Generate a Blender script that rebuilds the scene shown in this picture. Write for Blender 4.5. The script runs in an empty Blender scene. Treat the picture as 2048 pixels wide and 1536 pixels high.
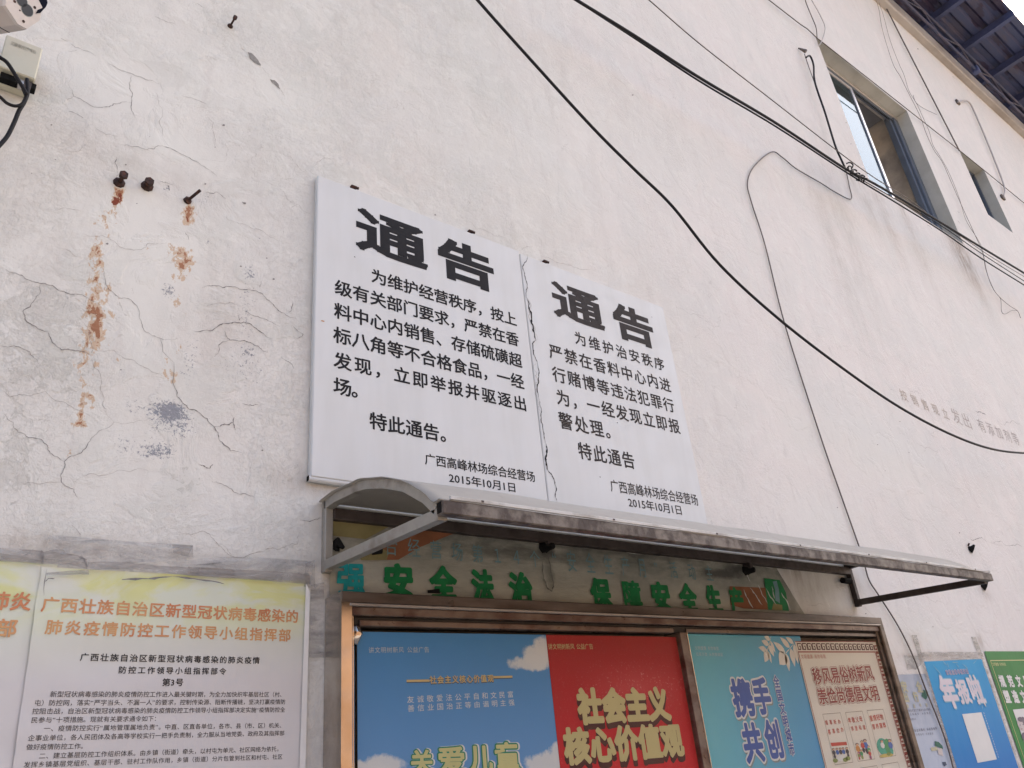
import bpy, math, random
import numpy as np
from mathutils import Vector, noise

random.seed(7)
rng = np.random.default_rng(7)
SC = bpy.context.scene
COL = SC.collection

# ------------------------------------------------------------------ camera
CAM = Vector((0.0, -2.4, 1.55))
FPX = 1549.2347782705972                       # focal length for a 2048 px wide frame
R_ = Vector((0.79319765, -0.60198547, -0.09192926)).normalized()
U_ = Vector((-0.19950373, -0.39951159, 0.89475625)).normalized()
F_ = Vector((0.57535707, 0.69137832, 0.43699)).normalized()
cd = bpy.data.cameras.new('camera')
cd.sensor_fit = 'HORIZONTAL'; cd.sensor_width = 36.0
cd.lens = FPX / 2048 * 36.0
cd.clip_start = 0.05; cd.clip_end = 2000
cam = bpy.data.objects.new('camera', cd)
COL.objects.link(cam)
from mathutils import Matrix
m = Matrix((R_, U_, -F_)).transposed().to_4x4()
m.translation = CAM
cam.matrix_world = m
SC.camera = cam

# ------------------------------------------------------------------ light
SUN_EL, SUN_AZ = math.radians(47), math.radians(72)     # azimuth from +Y (behind the building) towards +X
sun_dir = Vector((math.sin(SUN_AZ) * math.cos(SUN_EL), math.cos(SUN_AZ) * math.cos(SUN_EL), math.sin(SUN_EL)))
world = bpy.data.worlds.new('World'); SC.world = world; world.use_nodes = True
wn = world.node_tree
sky = wn.nodes.new('ShaderNodeTexSky'); sky.sky_type = 'NISHITA'; sky.sun_disc = False
sky.sun_elevation = SUN_EL; sky.sun_rotation = SUN_AZ
sky.air_density = 1.0; sky.dust_density = 7.0; sky.ozone_density = 0.6
bg = wn.nodes['Background']; bg.inputs['Strength'].default_value = 0.15
wn.links.new(sky.outputs[0], bg.inputs['Color'])
sd = bpy.data.lights.new('sun', 'SUN'); sd.energy = 3.6; sd.angle = math.radians(0.6); sd.color = (1.0, 0.93, 0.82)
sun = bpy.data.objects.new('sun', sd); COL.objects.link(sun)
sun.rotation_euler = (-sun_dir).to_track_quat('-Z', 'Y').to_euler()
SC.view_settings.view_transform = 'Standard'
SC.view_settings.look = 'None'
SC.view_settings.exposure = 1.72
SC.view_settings.gamma = 1.0
SC.view_settings.use_curve_mapping = False

# ------------------------------------------------------------------ measuring helpers
# (positions were measured on the wall plane y = 0; d is how far a thing stands proud of it)
def ray(x, y): return (x - 1024) / FPX * R_ - (y - 768) / FPX * U_ + F_
def W(x, y, d=0.0):
    v = ray(x, y); return CAM + v * ((2.4 - d) / v.y)
def atX(x, y, X):
    v = ray(x, y); return CAM + v * (X / v.x)
ZM = {'a': (2.926, 0, 0), 'b': (2.104, 600, 330), 'c': (3.161, 0, 1050), 'd': (2.768, 600, 930), 'e': (2.738, 1300, 1030),
      'f': (3.16, 1400, 0), 'g': (2.695, 640, 1180), 'h': (2.194, 0, 300), 'i': (5.371, 1360, 1250), 'j': (5.371, 1080, 1250),
      'k': (5.774, 1580, 1270), 'l': (5.776, 1780, 1270), 'm': (4.197, 1560, 1040), 'n': (4.266, 600, 940), 'o': (3.2, 1000, 960),
      'p': (4.267, 1640, 740), 'q': (3.657, 1640, 240), 'r': (3.2, 0, 1060), 's': (2.845, 1000, 480), 't': (4.955, 0, 0),
      'u': (4.8, 1720, 0), '': (1, 0, 0), 'v': (4.876, 700, 1340)}
def P(z, x, y):
    s, ox, oy = ZM[z]; return (ox + x / s, oy + y / s)
def WP(z, x, y, d=0.0): return W(*P(z, x, y), d)

# ------------------------------------------------------------------ object helpers
def tag(o, label=None, cat=None, group=None, kind=None):
    if label: o['label'] = label
    if cat: o['category'] = cat
    if group: o['group'] = group
    if kind: o['kind'] = kind
    return o
def empty(name, loc, label, cat, group=None, kind=None):
    o = bpy.data.objects.new(name, None); COL.objects.link(o); o.location = loc; o.empty_display_size = 0.1
    return tag(o, label, cat, group, kind)
def mesh_obj(name, verts, faces, mat, parent=None, smooth=False, uvs=None):
    me = bpy.data.meshes.new(name)
    off = Vector((0, 0, 0)) if parent is None else wloc(parent)
    me.from_pydata([tuple(Vector(v) - off) for v in verts], [], faces)
    if smooth: me.polygons.foreach_set('use_smooth', [True] * len(me.polygons))
    if mat: me.materials.append(mat)
    me.update()
    o = bpy.data.objects.new(name, me); COL.objects.link(o)
    if parent: o.parent = parent
    return o
def wloc(o):
    v = Vector(o.location); p = o.parent
    while p: v = v + Vector(p.location); p = p.parent
    return v
class MB:
    def __init__(s): s.v = []; s.f = []
    def add(s, v, f):
        n = len(s.v); s.v += [tuple(a) for a in v]; s.f += [tuple(i + n for i in a) for a in f]; return s
    def box(s, x0, x1, y0, y1, z0, z1, bev=0.0):
        if bev <= 0:
            v = [(x, y, z) for x in (x0, x1) for y in (y0, y1) for z in (z0, z1)]
            return s.add(v, [(0, 1, 3, 2), (4, 6, 7, 5), (0, 4, 5, 1), (2, 3, 7, 6), (0, 2, 6, 4), (1, 5, 7, 3)])
        b = bev
        vs = []
        for sx, X in ((1, x0), (-1, x1)):
            for sy, Y in ((1, y0), (-1, y1)):
                for sz, Z in ((1, z0), (-1, z1)):
                    vs += [(X, Y + sy * b, Z + sz * b), (X + sx * b, Y, Z + sz * b), (X + sx * b, Y + sy * b, Z)]
        def i(a, bb, c, k): return ((a * 2 + bb) * 2 + c) * 3 + k
        f = []
        for a in (0, 1): f.append([i(a, 0, 0, 0), i(a, 0, 1, 0), i(a, 1, 1, 0), i(a, 1, 0, 0)][::(1 if a == 0 else -1)])
        for a in (0, 1): f.append([i(0, a, 0, 1), i(1, a, 0, 1), i(1, a, 1, 1), i(0, a, 1, 1)][::(1 if a == 0 else -1)])
        for a in (0, 1): f.append([i(0, 0, a, 2), i(0, 1, a, 2), i(1, 1, a, 2), i(1, 0, a, 2)][::(1 if a == 0 else -1)])
        for a in (0, 1):
            for b2 in (0, 1):
                f.append((i(a, b2, 0, 0), i(a, b2, 1, 0), i(a, b2, 1, 1), i(a, b2, 0, 1)))
                f.append((i(a, 0, b2, 0), i(a, 1, b2, 0), i(a, 1, b2, 2), i(a, 0, b2, 2)))
                f.append((i(0, a, b2, 1), i(1, a, b2, 1), i(1, a, b2, 2), i(0, a, b2, 2)))
                for c in (0, 1): f.append((i(a, b2, c, 0), i(a, b2, c, 1), i(a, b2, c, 2)))
        return s.add(vs, f)
    def tube(s, pts, r, n=8, caps=True):
        pts = [Vector(p) for p in pts]; rings = []; prev = None
        for k, p in enumerate(pts):
            t = (pts[min(k + 1, len(pts) - 1)] - pts[max(k - 1, 0)]).normalized()
            a = prev if prev is not None else (Vector((0, 0, 1)) if abs(t.z) < 0.9 else Vector((0, 1, 0)))
            a = (a - t * a.dot(t)).normalized(); prev = a; b = t.cross(a)
            rr = r[k] if hasattr(r, '__len__') else r
            rings.append([p + (a * math.cos(q) + b * math.sin(q)) * rr for q in [2 * math.pi * j / n for j in range(n)]])
        v = [q for rg in rings for q in rg]; f = []
        for k in range(len(rings) - 1):
            for j in range(n): f.append((k * n + j, k * n + (j + 1) % n, (k + 1) * n + (j + 1) % n, (k + 1) * n + j))
        if caps: f += [tuple(range(n))[::-1], tuple((len(rings) - 1) * n + j for j in range(n))]
        return s.add(v, f)
    def bar(s, a, b, w, h, up=Vector((0, 0, 1))):
        a = Vector(a); b = Vector(b); t = (b - a).normalized(); sd_ = t.cross(up).normalized(); u2 = sd_.cross(t)
        v = [p + sd_ * (i * w / 2) + u2 * (j * h / 2) for p in (a, b) for i, j in ((-1, -1), (1, -1), (1, 1), (-1, 1))]
        return s.add(v, [(0, 1, 2, 3), (7, 6, 5, 4), (0, 4, 5, 1), (1, 5, 6, 2), (2, 6, 7, 3), (3, 7, 4, 0)])
    def build(s, name, mat, parent=None, smooth=False): return mesh_obj(name, s.v, s.f, mat, parent, smooth)
def spline(pts, n=8):
    pts = [Vector(p) for p in pts]; out = []
    for i in range(len(pts) - 1):
        p0 = pts[max(i - 1, 0)]; p1 = pts[i]; p2 = pts[i + 1]; p3 = pts[min(i + 2, len(pts) - 1)]
        for k in range(n):
            t = k / n
            out.append(0.5 * ((2 * p1) + (p2 - p0) * t + (2 * p0 - 5 * p1 + 4 * p2 - p3) * t * t + (3 * p1 - p0 - 3 * p2 + p3) * t ** 3))
    out.append(pts[-1]); return out

# ------------------------------------------------------------------ material helpers
def new_mat(name):
    mt = bpy.data.materials.new(name); mt.use_nodes = True
    nt = mt.node_tree; b = nt.nodes['Principled BSDF']; return mt, nt, b
def N(nt, t, **kw):
    n = nt.nodes.new(t)
    for k, v in kw.items(): setattr(n, k, v)
    return n
def tc(nt): return N(nt, 'ShaderNodeTexCoord').outputs['Object']
def geo(nt): return N(nt, 'ShaderNodeNewGeometry').outputs['Position']
def nz(nt, co, scale, detail=4, rough=0.55, stretch=None, dist=0.0):
    if stretch:
        mp = N(nt, 'ShaderNodeMapping'); mp.inputs['Scale'].default_value = stretch
        nt.links.new(co, mp.inputs[0]); co = mp.outputs[0]
    n = N(nt, 'ShaderNodeTexNoise'); n.inputs['Scale'].default_value = scale; n.inputs['Detail'].default_value = detail
    n.inputs['Roughness'].default_value = rough; n.inputs['Distortion'].default_value = dist
    nt.links.new(co, n.inputs['Vector']); return n.outputs['Fac']
def ramp(nt, fac, lo, hi, a=0.0, b=1.0):
    r = N(nt, 'ShaderNodeMapRange'); r.inputs['From Min'].default_value = lo; r.inputs['From Max'].default_value = hi
    r.inputs['To Min'].default_value = a; r.inputs['To Max'].default_value = b
    nt.links.new(fac, r.inputs['Value']); return r.outputs[0]
def mixc(nt, fac, a, b):
    x = N(nt, 'ShaderNodeMix', data_type='RGBA')
    for s, v in ((0, fac), (6, a), (7, b)):
        if isinstance(v, bpy.types.NodeSocket): nt.links.new(v, x.inputs[s])
        else: x.inputs[s].default_value = v if s == 0 else (*v[:3], 1)
    return x.outputs[2]
def math_(nt, op, a, b=0.5):
    x = N(nt, 'ShaderNodeMath', operation=op)
    for s, v in ((0, a), (1, b)):
        if isinstance(v, bpy.types.NodeSocket): nt.links.new(v, x.inputs[s])
        else: x.inputs[s].default_value = v
    return x.outputs[0]
def bump(nt, b, h, strength=0.3, dist=0.002):
    n = N(nt, 'ShaderNodeBump'); n.inputs['Strength'].default_value = strength; n.inputs['Distance'].default_value = dist
    nt.links.new(h, n.inputs['Height']); nt.links.new(n.outputs[0], b.inputs['Normal'])
def weathered(name, base, dark, rough=0.6, metal=0.0, scale=8, lo=0.45, hi=0.7, stretch=None, bmp=0.2, bscale=80, rvar=0.15, spec=0.5):
    mt, nt, b = new_mat(name); co = geo(nt)
    n1 = nz(nt, co, scale, 6, 0.6, stretch)
    f = ramp(nt, n1, lo, hi)
    nt.links.new(mixc(nt, f, base, dark), b.inputs['Base Color'])
    nt.links.new(ramp(nt, nz(nt, co, scale * 3, 4), 0.3, 0.7, max(rough - rvar, 0.03), min(rough + rvar, 1)), b.inputs['Roughness'])
    b.inputs['Metallic'].default_value = metal
    b.inputs['Specular IOR Level'].default_value = spec
    if bmp: bump(nt, b, nz(nt, co, bscale, 5, 0.6), bmp, 0.002)
    return mt
def flat(name, c, rough=0.6, spec=0.3, var=0.12, scale=12, metal=0.0):
    mt, nt, b = new_mat(name); co = geo(nt)
    n1 = nz(nt, co, scale, 4)
    nt.links.new(mixc(nt, ramp(nt, n1, 0.35, 0.7), c, tuple(x * (1 - var) for x in c)), b.inputs['Base Color'])
    b.inputs['Roughness'].default_value = rough; b.inputs['Specular IOR Level'].default_value = spec; b.inputs['Metallic'].default_value = metal
    return mt
def S(r, g, b):   # sRGB 0..255 -> linear
    return tuple(((c / 255) / 12.92 if c <= 10 else (((c / 255) + 0.055) / 1.055) ** 2.4) for c in (r, g, b))

# plaster of the wall
def wall_material():
    mt, nt, b = new_mat('old_whitewashed_plaster'); co = geo(nt)
    def at(n): a = N(nt, 'ShaderNodeAttribute', attribute_name=n); return a.outputs['Fac']
    big = nz(nt, co, 0.9, 5, 0.6); med = nz(nt, co, 4.5, 8, 0.62, None, 0.6); fine = nz(nt, co, 42, 6, 0.65); grain = nz(nt, co, 190, 3, 0.6)
    streak = nz(nt, co, 2.2, 6, 0.6, (3.2, 1, 0.45))
    sx_ = N(nt, 'ShaderNodeSeparateXYZ'); nt.links.new(co, sx_.inputs[0])
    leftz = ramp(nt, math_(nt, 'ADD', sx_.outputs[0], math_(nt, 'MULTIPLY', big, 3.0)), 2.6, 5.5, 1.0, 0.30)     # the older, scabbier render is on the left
    c = mixc(nt, ramp(nt, big, 0.4, 0.62), (0.590, 0.594, 0.561), (0.621, 0.604, 0.570))
    c = mixc(nt, math_(nt, 'MULTIPLY', leftz, ramp(nt, med, 0.50, 0.58, 0, 0.6)), c, (0.540, 0.552, 0.520))
    c = mixc(nt, ramp(nt, nz(nt, co, 3.1, 9, 0.66, None, 1.2), 0.52, 0.55, 0, 0.42), c, (0.679, 0.682, 0.647))
    c = mixc(nt, ramp(nt, streak, 0.50, 0.68, 0, 0.75), c, (0.540, 0.528, 0.498))
    c = mixc(nt, ramp(nt, nz(nt, co, 7.0, 10, 0.7, None, 2.0), 0.60, 0.64, 0, 0.22), c, (0.486, 0.482, 0.445))
    c = mixc(nt, ramp(nt, leftz, .35, .85, .55, 0), c, (0.707, 0.664, 0.648))     # lighter, pinker tone paints the stronger skylight into the far part
    c = mixc(nt, ramp(nt, nz(nt, co, 1.6, 7, .65, None, .5), .47, .56, 0, .5), c, (0.608, 0.608, 0.586))
    sm = math_(nt, 'MULTIPLY', at('smooth'), 1.0)
    c = mixc(nt, math_(nt, 'MULTIPLY', sm, 0.75), c, (0.661, 0.668, 0.632))
    # greyer undercoat where the limewash has worn off in flakes
    fl = nz(nt, co, 26, 9, 0.72, None, 0.8)
    wg = math_(nt, 'GREATER_THAN', math_(nt, 'ADD', math_(nt, 'MULTIPLY', at('worn'), 0.34), fl), 0.70)
    wg = math_(nt, 'MULTIPLY', wg, 0.32)
    c = mixc(nt, wg, c, (0.389, 0.388, 0.352))
    c = mixc(nt, math_(nt, 'MULTIPLY', math_(nt, 'MULTIPLY', leftz, ramp(nt, nz(nt, co, 30, 8, 0.8), 0.52, 0.60, 0, 0.42)), math_(nt, 'SUBTRACT', 1.0, math_(nt, 'MULTIPLY', sm, .85))), c, (0.522, 0.519, 0.490))
    c = mixc(nt, math_(nt, 'MULTIPLY', ramp(nt, nz(nt, co, 11, 9, 0.78), 0.53, 0.57, 0, 0.35), math_(nt, 'SUBTRACT', 1.0, math_(nt, 'MULTIPLY', sm, .7))), c, (0.688, 0.691, 0.655))
    c = mixc(nt, ramp(nt, nz(nt, co, 6.0, 8, .7, (2.4, 1, .5), .3), .56, .70, 0, .40), c, (0.52, 0.50, 0.48))
    # dark bare specks
    sp = ramp(nt, nz(nt, co, 75, 4, 0.6), 0.715, 0.75, 0, 0.6)
    c = mixc(nt, math_(nt, 'MULTIPLY', sp, ramp(nt, nz(nt, co, 1.7, 3), 0.42, 0.62)), c, (0.22, 0.21, 0.21))
    # bluish cement skin showing through
    bl = math_(nt, 'ADD', math_(nt, 'MULTIPLY', at('blue'), 0.36), nz(nt, co, 95, 6, 0.8, None, 0.4))
    c = mixc(nt, ramp(nt, bl, 0.70, 0.73, 0, 0.9), c, (0.20, 0.215, 0.25))
    # rust: pale tan wash, then dark red flakes
    rn = nz(nt, co, 38, 8, 0.68, (1, 1, 0.6), 0.25)
    r1 = math_(nt, 'MULTIPLY', math_(nt, 'ADD', math_(nt, 'MULTIPLY', at('rust'), 0.315), rn), ramp(nt, at('rust'), .08, .2))
    c = mixc(nt, ramp(nt, r1, 0.680, 0.690, 0, 0.80), c, (0.50, 0.365, 0.245))
    c = mixc(nt, math_(nt, 'MULTIPLY', ramp(nt, r1, 0.775, 0.785, 0, 0.9), 1.0), c, (0.29, 0.125, 0.065))
    c = mixc(nt, ramp(nt, math_(nt, 'ADD', math_(nt, 'MULTIPLY', at('redrust'), 0.4), rn), 0.80, 0.81, 0, 0.95), c, (0.19, 0.045, 0.025))
    # soft dirt stains
    st = math_(nt, 'MULTIPLY', at('stain'), ramp(nt, nz(nt, co, 9, 7, 0.65, (2.2, 1, 0.6)), 0.3, 0.62))
    c = mixc(nt, st, c, (0.24, 0.185, 0.14))
    # hairline cracks of the render coat
    wp = N(nt, 'ShaderNodeVectorMath', operation='ADD')
    nn = N(nt, 'ShaderNodeTexNoise'); nn.inputs['Scale'].default_value = 5; nn.inputs['Detail'].default_value = 6; nt.links.new(co, nn.inputs['Vector'])
    sc = N(nt, 'ShaderNodeVectorMath', operation='SCALE'); sc.inputs['Scale'].default_value = 0.35; nt.links.new(nn.outputs['Color'], sc.inputs[0])
    nt.links.new(co, wp.inputs[0]); nt.links.new(sc.outputs[0], wp.inputs[1])
    vo = N(nt, 'ShaderNodeTexVoronoi', feature='DISTANCE_TO_EDGE'); vo.inputs['Scale'].default_value = 2.1; nt.links.new(wp.outputs[0], vo.inputs['Vector'])
    hair = math_(nt, 'MULTIPLY', ramp(nt, vo.outputs['Distance'], 0.0, 0.0035, 1, 0), ramp(nt, nz(nt, co, 1.5, 3), 0.50, 0.60, 0, 0.75))
    c = mixc(nt, math_(nt, 'MULTIPLY', hair, 0.55), c, (0.28, 0.26, 0.24))
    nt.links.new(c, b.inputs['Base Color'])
    b.inputs['Roughness'].default_value = 0.88; b.inputs['Specular IOR Level'].default_value = 0.25
    rough_amt = math_(nt, 'SUBTRACT', 1.0, math_(nt, 'MULTIPLY', sm, 0.75))
    zone = ramp(nt, nz(nt, co, 1.3, 3), 0.42, 0.58, 0.25, 1.0)
    flake = ramp(nt, nz(nt, co, 38, 9, 0.75), 0.49, 0.535)
    h = math_(nt, 'ADD', math_(nt, 'MULTIPLY', fine, 1.1), math_(nt, 'MULTIPLY', grain, 0.25))
    h = math_(nt, 'ADD', h, math_(nt, 'MULTIPLY', flake, 0.22))
    h = math_(nt, 'MULTIPLY', math_(nt, 'MULTIPLY', math_(nt, 'MULTIPLY', h, rough_amt), zone), ramp(nt, leftz, .3, 1, .5, 1))
    h = math_(nt, 'ADD', h, math_(nt, 'MULTIPLY', ramp(nt, med, 0.5, 0.56), 0.35))
    h = math_(nt, 'SUBTRACT', h, math_(nt, 'MULTIPLY', wg, 0.5))
    h = math_(nt, 'ADD', h, math_(nt, 'MULTIPLY', big, 3.0))
    bump(nt, b, h, 0.75, 0.0052)
    return mt

M = {}
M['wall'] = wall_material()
M['crack'] = flat('crack_shadowed_cement', (0.27, 0.26, 0.255), 0.95, 0.05, 0.5, 60)
M['crack_light'] = flat('hairline_crack_cement', (0.38, 0.355, 0.335), 0.95, 0.05, 0.4, 60)
M['bare'] = weathered('bare_grey_cement', (0.20, 0.195, 0.185), (0.30, 0.29, 0.275), 0.9, 0, 60, bmp=0.4)
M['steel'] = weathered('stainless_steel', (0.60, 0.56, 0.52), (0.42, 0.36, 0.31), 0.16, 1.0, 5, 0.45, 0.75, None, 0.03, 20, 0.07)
M['steel_refl_dark'] = weathered('stainless_steel_dark_reflection', (0.12, 0.10, 0.088), (0.05, 0.038, 0.032), 0.36, 0.55, 6, 0.45, 0.68, (0.5, 1, 2.4), 0.05, 40, 0.1)  # dark reflection of the awning underside is put into the base colour
M['galv'] = weathered('galvanised_tube', (0.31, 0.295, 0.265), (0.17, 0.145, 0.12), 0.5, 0.3, 10, 0.5, 0.75, (1, 1, 1), 0.12, 90)
M['lip'] = weathered('rain_streaked_tube', (0.165, 0.142, 0.12), (0.05, 0.035, 0.028), 0.6, 0.15, 19, 0.38, 0.58, (1.0, 1, 0.9), 0.4, 60)
M['darktube'] = weathered('dark_rusted_tube', (0.07, 0.055, 0.05), (0.035, 0.025, 0.022), 0.6, 0.3, 10)
M['rust'] = weathered('black_rusted_iron', (0.035, 0.018, 0.015), (0.10, 0.035, 0.02), 0.75, 0.3, 70, 0.5, 0.7, None, 0.7, 200)
M['black'] = flat('black_rubber_sheath', (0.012, 0.012, 0.015), 0.6, 0.2)
M['wire'] = flat('brown_grey_wire_sheath', (0.13, 0.11, 0.10), 0.6, 0.3, 0.3, 20)
M['wire_light'] = flat('pale_pvc_conduit', (0.42, 0.39, 0.38), 0.55, 0.4)
M['board'] = weathered('painted_sheet_metal_white', (0.550, 0.566, 0.570), (0.515, 0.528, 0.525), 0.5, 0, 4, 0.42, 0.7, (2.5, 1, 0.35), 0.10, 5)
M['ink'] = flat('black_vinyl_lettering', (0.016, 0.016, 0.019), 0.7, 0.15, 0.3, 30)
M['ink_faded'] = flat('sun_faded_black_lettering', (0.045, 0.040, 0.040), 0.75, 0.15, 0.35, 40)
M['darkhole'] = flat('dark_void', (0.012, 0.012, 0.012), 0.9, 0.1)
M['cream'] = weathered('yellowed_plastic_box', (0.50, 0.485, 0.385), (0.44, 0.42, 0.32), 0.45, 0, 9, bmp=0.05)
M['ledge'] = weathered('cement_ledge', (0.43, 0.40, 0.375), (0.27, 0.24, 0.215), 0.85, 0, 1.6, 0.42, 0.66, (0.5, 1, 1), 0.4, 20)
M['reveal'] = weathered('grey_reveal_plaster', (0.46, 0.46, 0.43), (0.38, 0.375, 0.345), 0.85, 0, 3.5, bmp=0.3, bscale=30)
M['alu'] = flat('bare_aluminium', (0.62, 0.60, 0.59), 0.38, 0.5, 0.15, 6, 0.7)
M['alu_dark'] = flat('blue_grey_window_track', (0.13, 0.155, 0.20), 0.42, 0.5, 0.25, 4, 0.3)
M['roofsheet'] = None

def glass(name, tint, rough=0.02, fac=None, ior=1.5, gcol=(1, 1, 1)):
    mt = bpy.data.materials.new(name); mt.use_nodes = True; nt = mt.node_tree; nt.nodes.clear()
    out = N(nt, 'ShaderNodeOutputMaterial'); mx = N(nt, 'ShaderNodeMixShader')
    tr = N(nt, 'ShaderNodeBsdfTransparent'); tr.inputs[0].default_value = (*tint, 1)
    gl = N(nt, 'ShaderNodeBsdfGlossy'); gl.inputs['Roughness'].default_value = rough; gl.inputs['Color'].default_value = (*gcol, 1)
    if fac is None:
        fr = N(nt, 'ShaderNodeFresnel'); fr.inputs['IOR'].default_value = ior; g_ = N(nt, 'ShaderNodeNewGeometry'); nt.links.new(math_(nt, 'MULTIPLY', fr.outputs[0], math_(nt, 'SUBTRACT', 1.0, g_.outputs['Backfacing'])), mx.inputs[0])
    else: mx.inputs[0].default_value = fac
    nt.links.new(tr.outputs[0], mx.inputs[1]); nt.links.new(gl.outputs[0], mx.inputs[2]); nt.links.new(mx.outputs[0], out.inputs[0])
    return mt

# ------------------------------------------------------------------ lettering
_gc = {}
SQ = False
def glyph(ch, off=0.0, res=2):
    """regular glyph outline (em units) and, when off > 0, a rim that thickens every stroke by off with round joins"""
    k = (ch, round(off, 4), res, SQ)
    if k in _gc: return _gc[k]
    base = (ch, 0.0, res, 0)
    if base not in _gc:
        c = bpy.data.curves.new('glyph', 'FONT'); c.body = ch; c.resolution_u = res; c.offset = 0
        o = bpy.data.objects.new('glyph', c); COL.objects.link(o)
        dg = bpy.context.evaluated_depsgraph_get(); dg.update()
        me = bpy.data.meshes.new_from_object(o.evaluated_get(dg))
        v = np.zeros(len(me.vertices) * 3); me.vertices.foreach_get('co', v); v = v.reshape(-1, 3)[:, :2].copy()
        f = [tuple(p.vertices) for p in me.polygons]
        bpy.data.objects.remove(o); bpy.data.curves.remove(c); bpy.data.meshes.remove(me)
        _gc[base] = (np.c_[v, np.full(len(v), 1.0)], f)
    v, f = _gc[base]
    if off <= 0.002: return _gc[base]
    cnt = {}
    for p in f:
        for a, b in zip(p, p[1:] + p[:1]): kk = (min(a, b), max(a, b)); cnt[kk] = cnt.get(kk, []) + [(a, b)]
    V = [tuple(x) for x in v]; F = list(f); lay = 0.0; nseg = 6 if off < .03 else 10; used = set()
    bd = [e[0] for e in cnt.values() if len(e) == 1]
    for i, (a, b) in enumerate(bd):
        p = v[a]; q = v[b]; d = (q - p)[:2]; L = math.hypot(*d)
        if L < 1e-6: continue
        n = np.array([-d[1], d[0]]) / L * off; z = i / len(bd) * .9; k0 = len(V)
        V += [(p[0] + n[0], p[1] + n[1], z), (p[0] - n[0], p[1] - n[1], z), (q[0] - n[0], q[1] - n[1], z), (q[0] + n[0], q[1] + n[1], z)]; F.append((k0, k0 + 1, k0 + 2, k0 + 3))
        if a not in used:
            used.add(a); z += .4 / len(bd); k0 = len(V)
            ns_ = 4 if SQ else nseg; ro = off * (1.41 if SQ else 1); ph = math.pi / 4 if SQ else 0
            V += [(p[0] + ro * math.cos(ph + 2 * math.pi * j / ns_), p[1] + ro * math.sin(ph + 2 * math.pi * j / ns_), z) for j in range(ns_)]; F.append(tuple(range(k0, k0 + ns_)))
    _gc[k] = (np.array(V), F); return _gc[k]
def adv(ch):
    if ch == ' ': return 0.45
    if ch in '“”’‘(': return 0.5
    return 0.56 if ord(ch) < 256 else 1.0
def text_mesh(text, bl, br, h, d, off=0.015, ew=None, res=2, surf=None, up=None, inner=0.0, squash=None):
    """bl / br: points on the plane at depth d; glyph ink of the line runs from bl to br, h = em ink height"""
    bl = Vector(bl); br = Vector(br); ax = br - bl; wid = ax.length; ax.normalize()
    upv = up or Vector((0, 0, 1))
    em = h / 0.92
    tot = sum(adv(c) for c in text); n = len(text)
    if ew is None: ew = (wid / (tot - 0.08)) if n > 1 else wid / 0.92
    ewg = min(ew, em * 1.05) if squash is None else squash
    tr = (wid - (tot - 0.08) * ewg) / max(n - 1, 1) if n > 1 else 0
    V = []; Fc = []; x = -0.04 * ewg
    for ch in text:
        if ch != ' ':
            gv, gf = glyph(ch, off, res); b0 = len(V)
            for (gx, gy, gz) in gv:
                p = bl + ax * (x + gx * ewg) + upv * ((gy + 0.075) * em)
                yy = -d - gz * .0004 - (surf(p.x, p.z) if surf else 0)
                V.append((p.x, yy, p.z))
            Fc += [tuple(i + b0 for i in f) for f in gf]
        x += adv(ch) * ewg + tr
    return V, Fc
def lettering(text, bl, br, tl, d, mat, parent, off=0.015, z='', res=2, surf=None, squash=None, lift=0.0006, name='printed_text', dz=0.0):
    """bl, br, tl measured points of the line's bottom-left, bottom-right and top-left"""
    a = WP(z, *bl, d); b = WP(z, *br, d); c = WP(z, *tl, d)
    if dz: a.z += dz; b.z += dz; c.z += dz
    if name == 'painted_lettering':
        for i, ch in enumerate(text):
            V, Fc = text_mesh('\u3000' * i + ch + '\u3000' * (len(text) - i - 1), a, b, c.z - a.z, d + lift, off, None, res, surf, squash=squash)
            mesh_obj('painted_character', V, Fc, mat, parent)
        return
    V, Fc = text_mesh(text, a, b, c.z - a.z, d + lift, off, None, res, surf, squash=squash)
    return mesh_obj(name, V, Fc, mat, parent)
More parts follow.
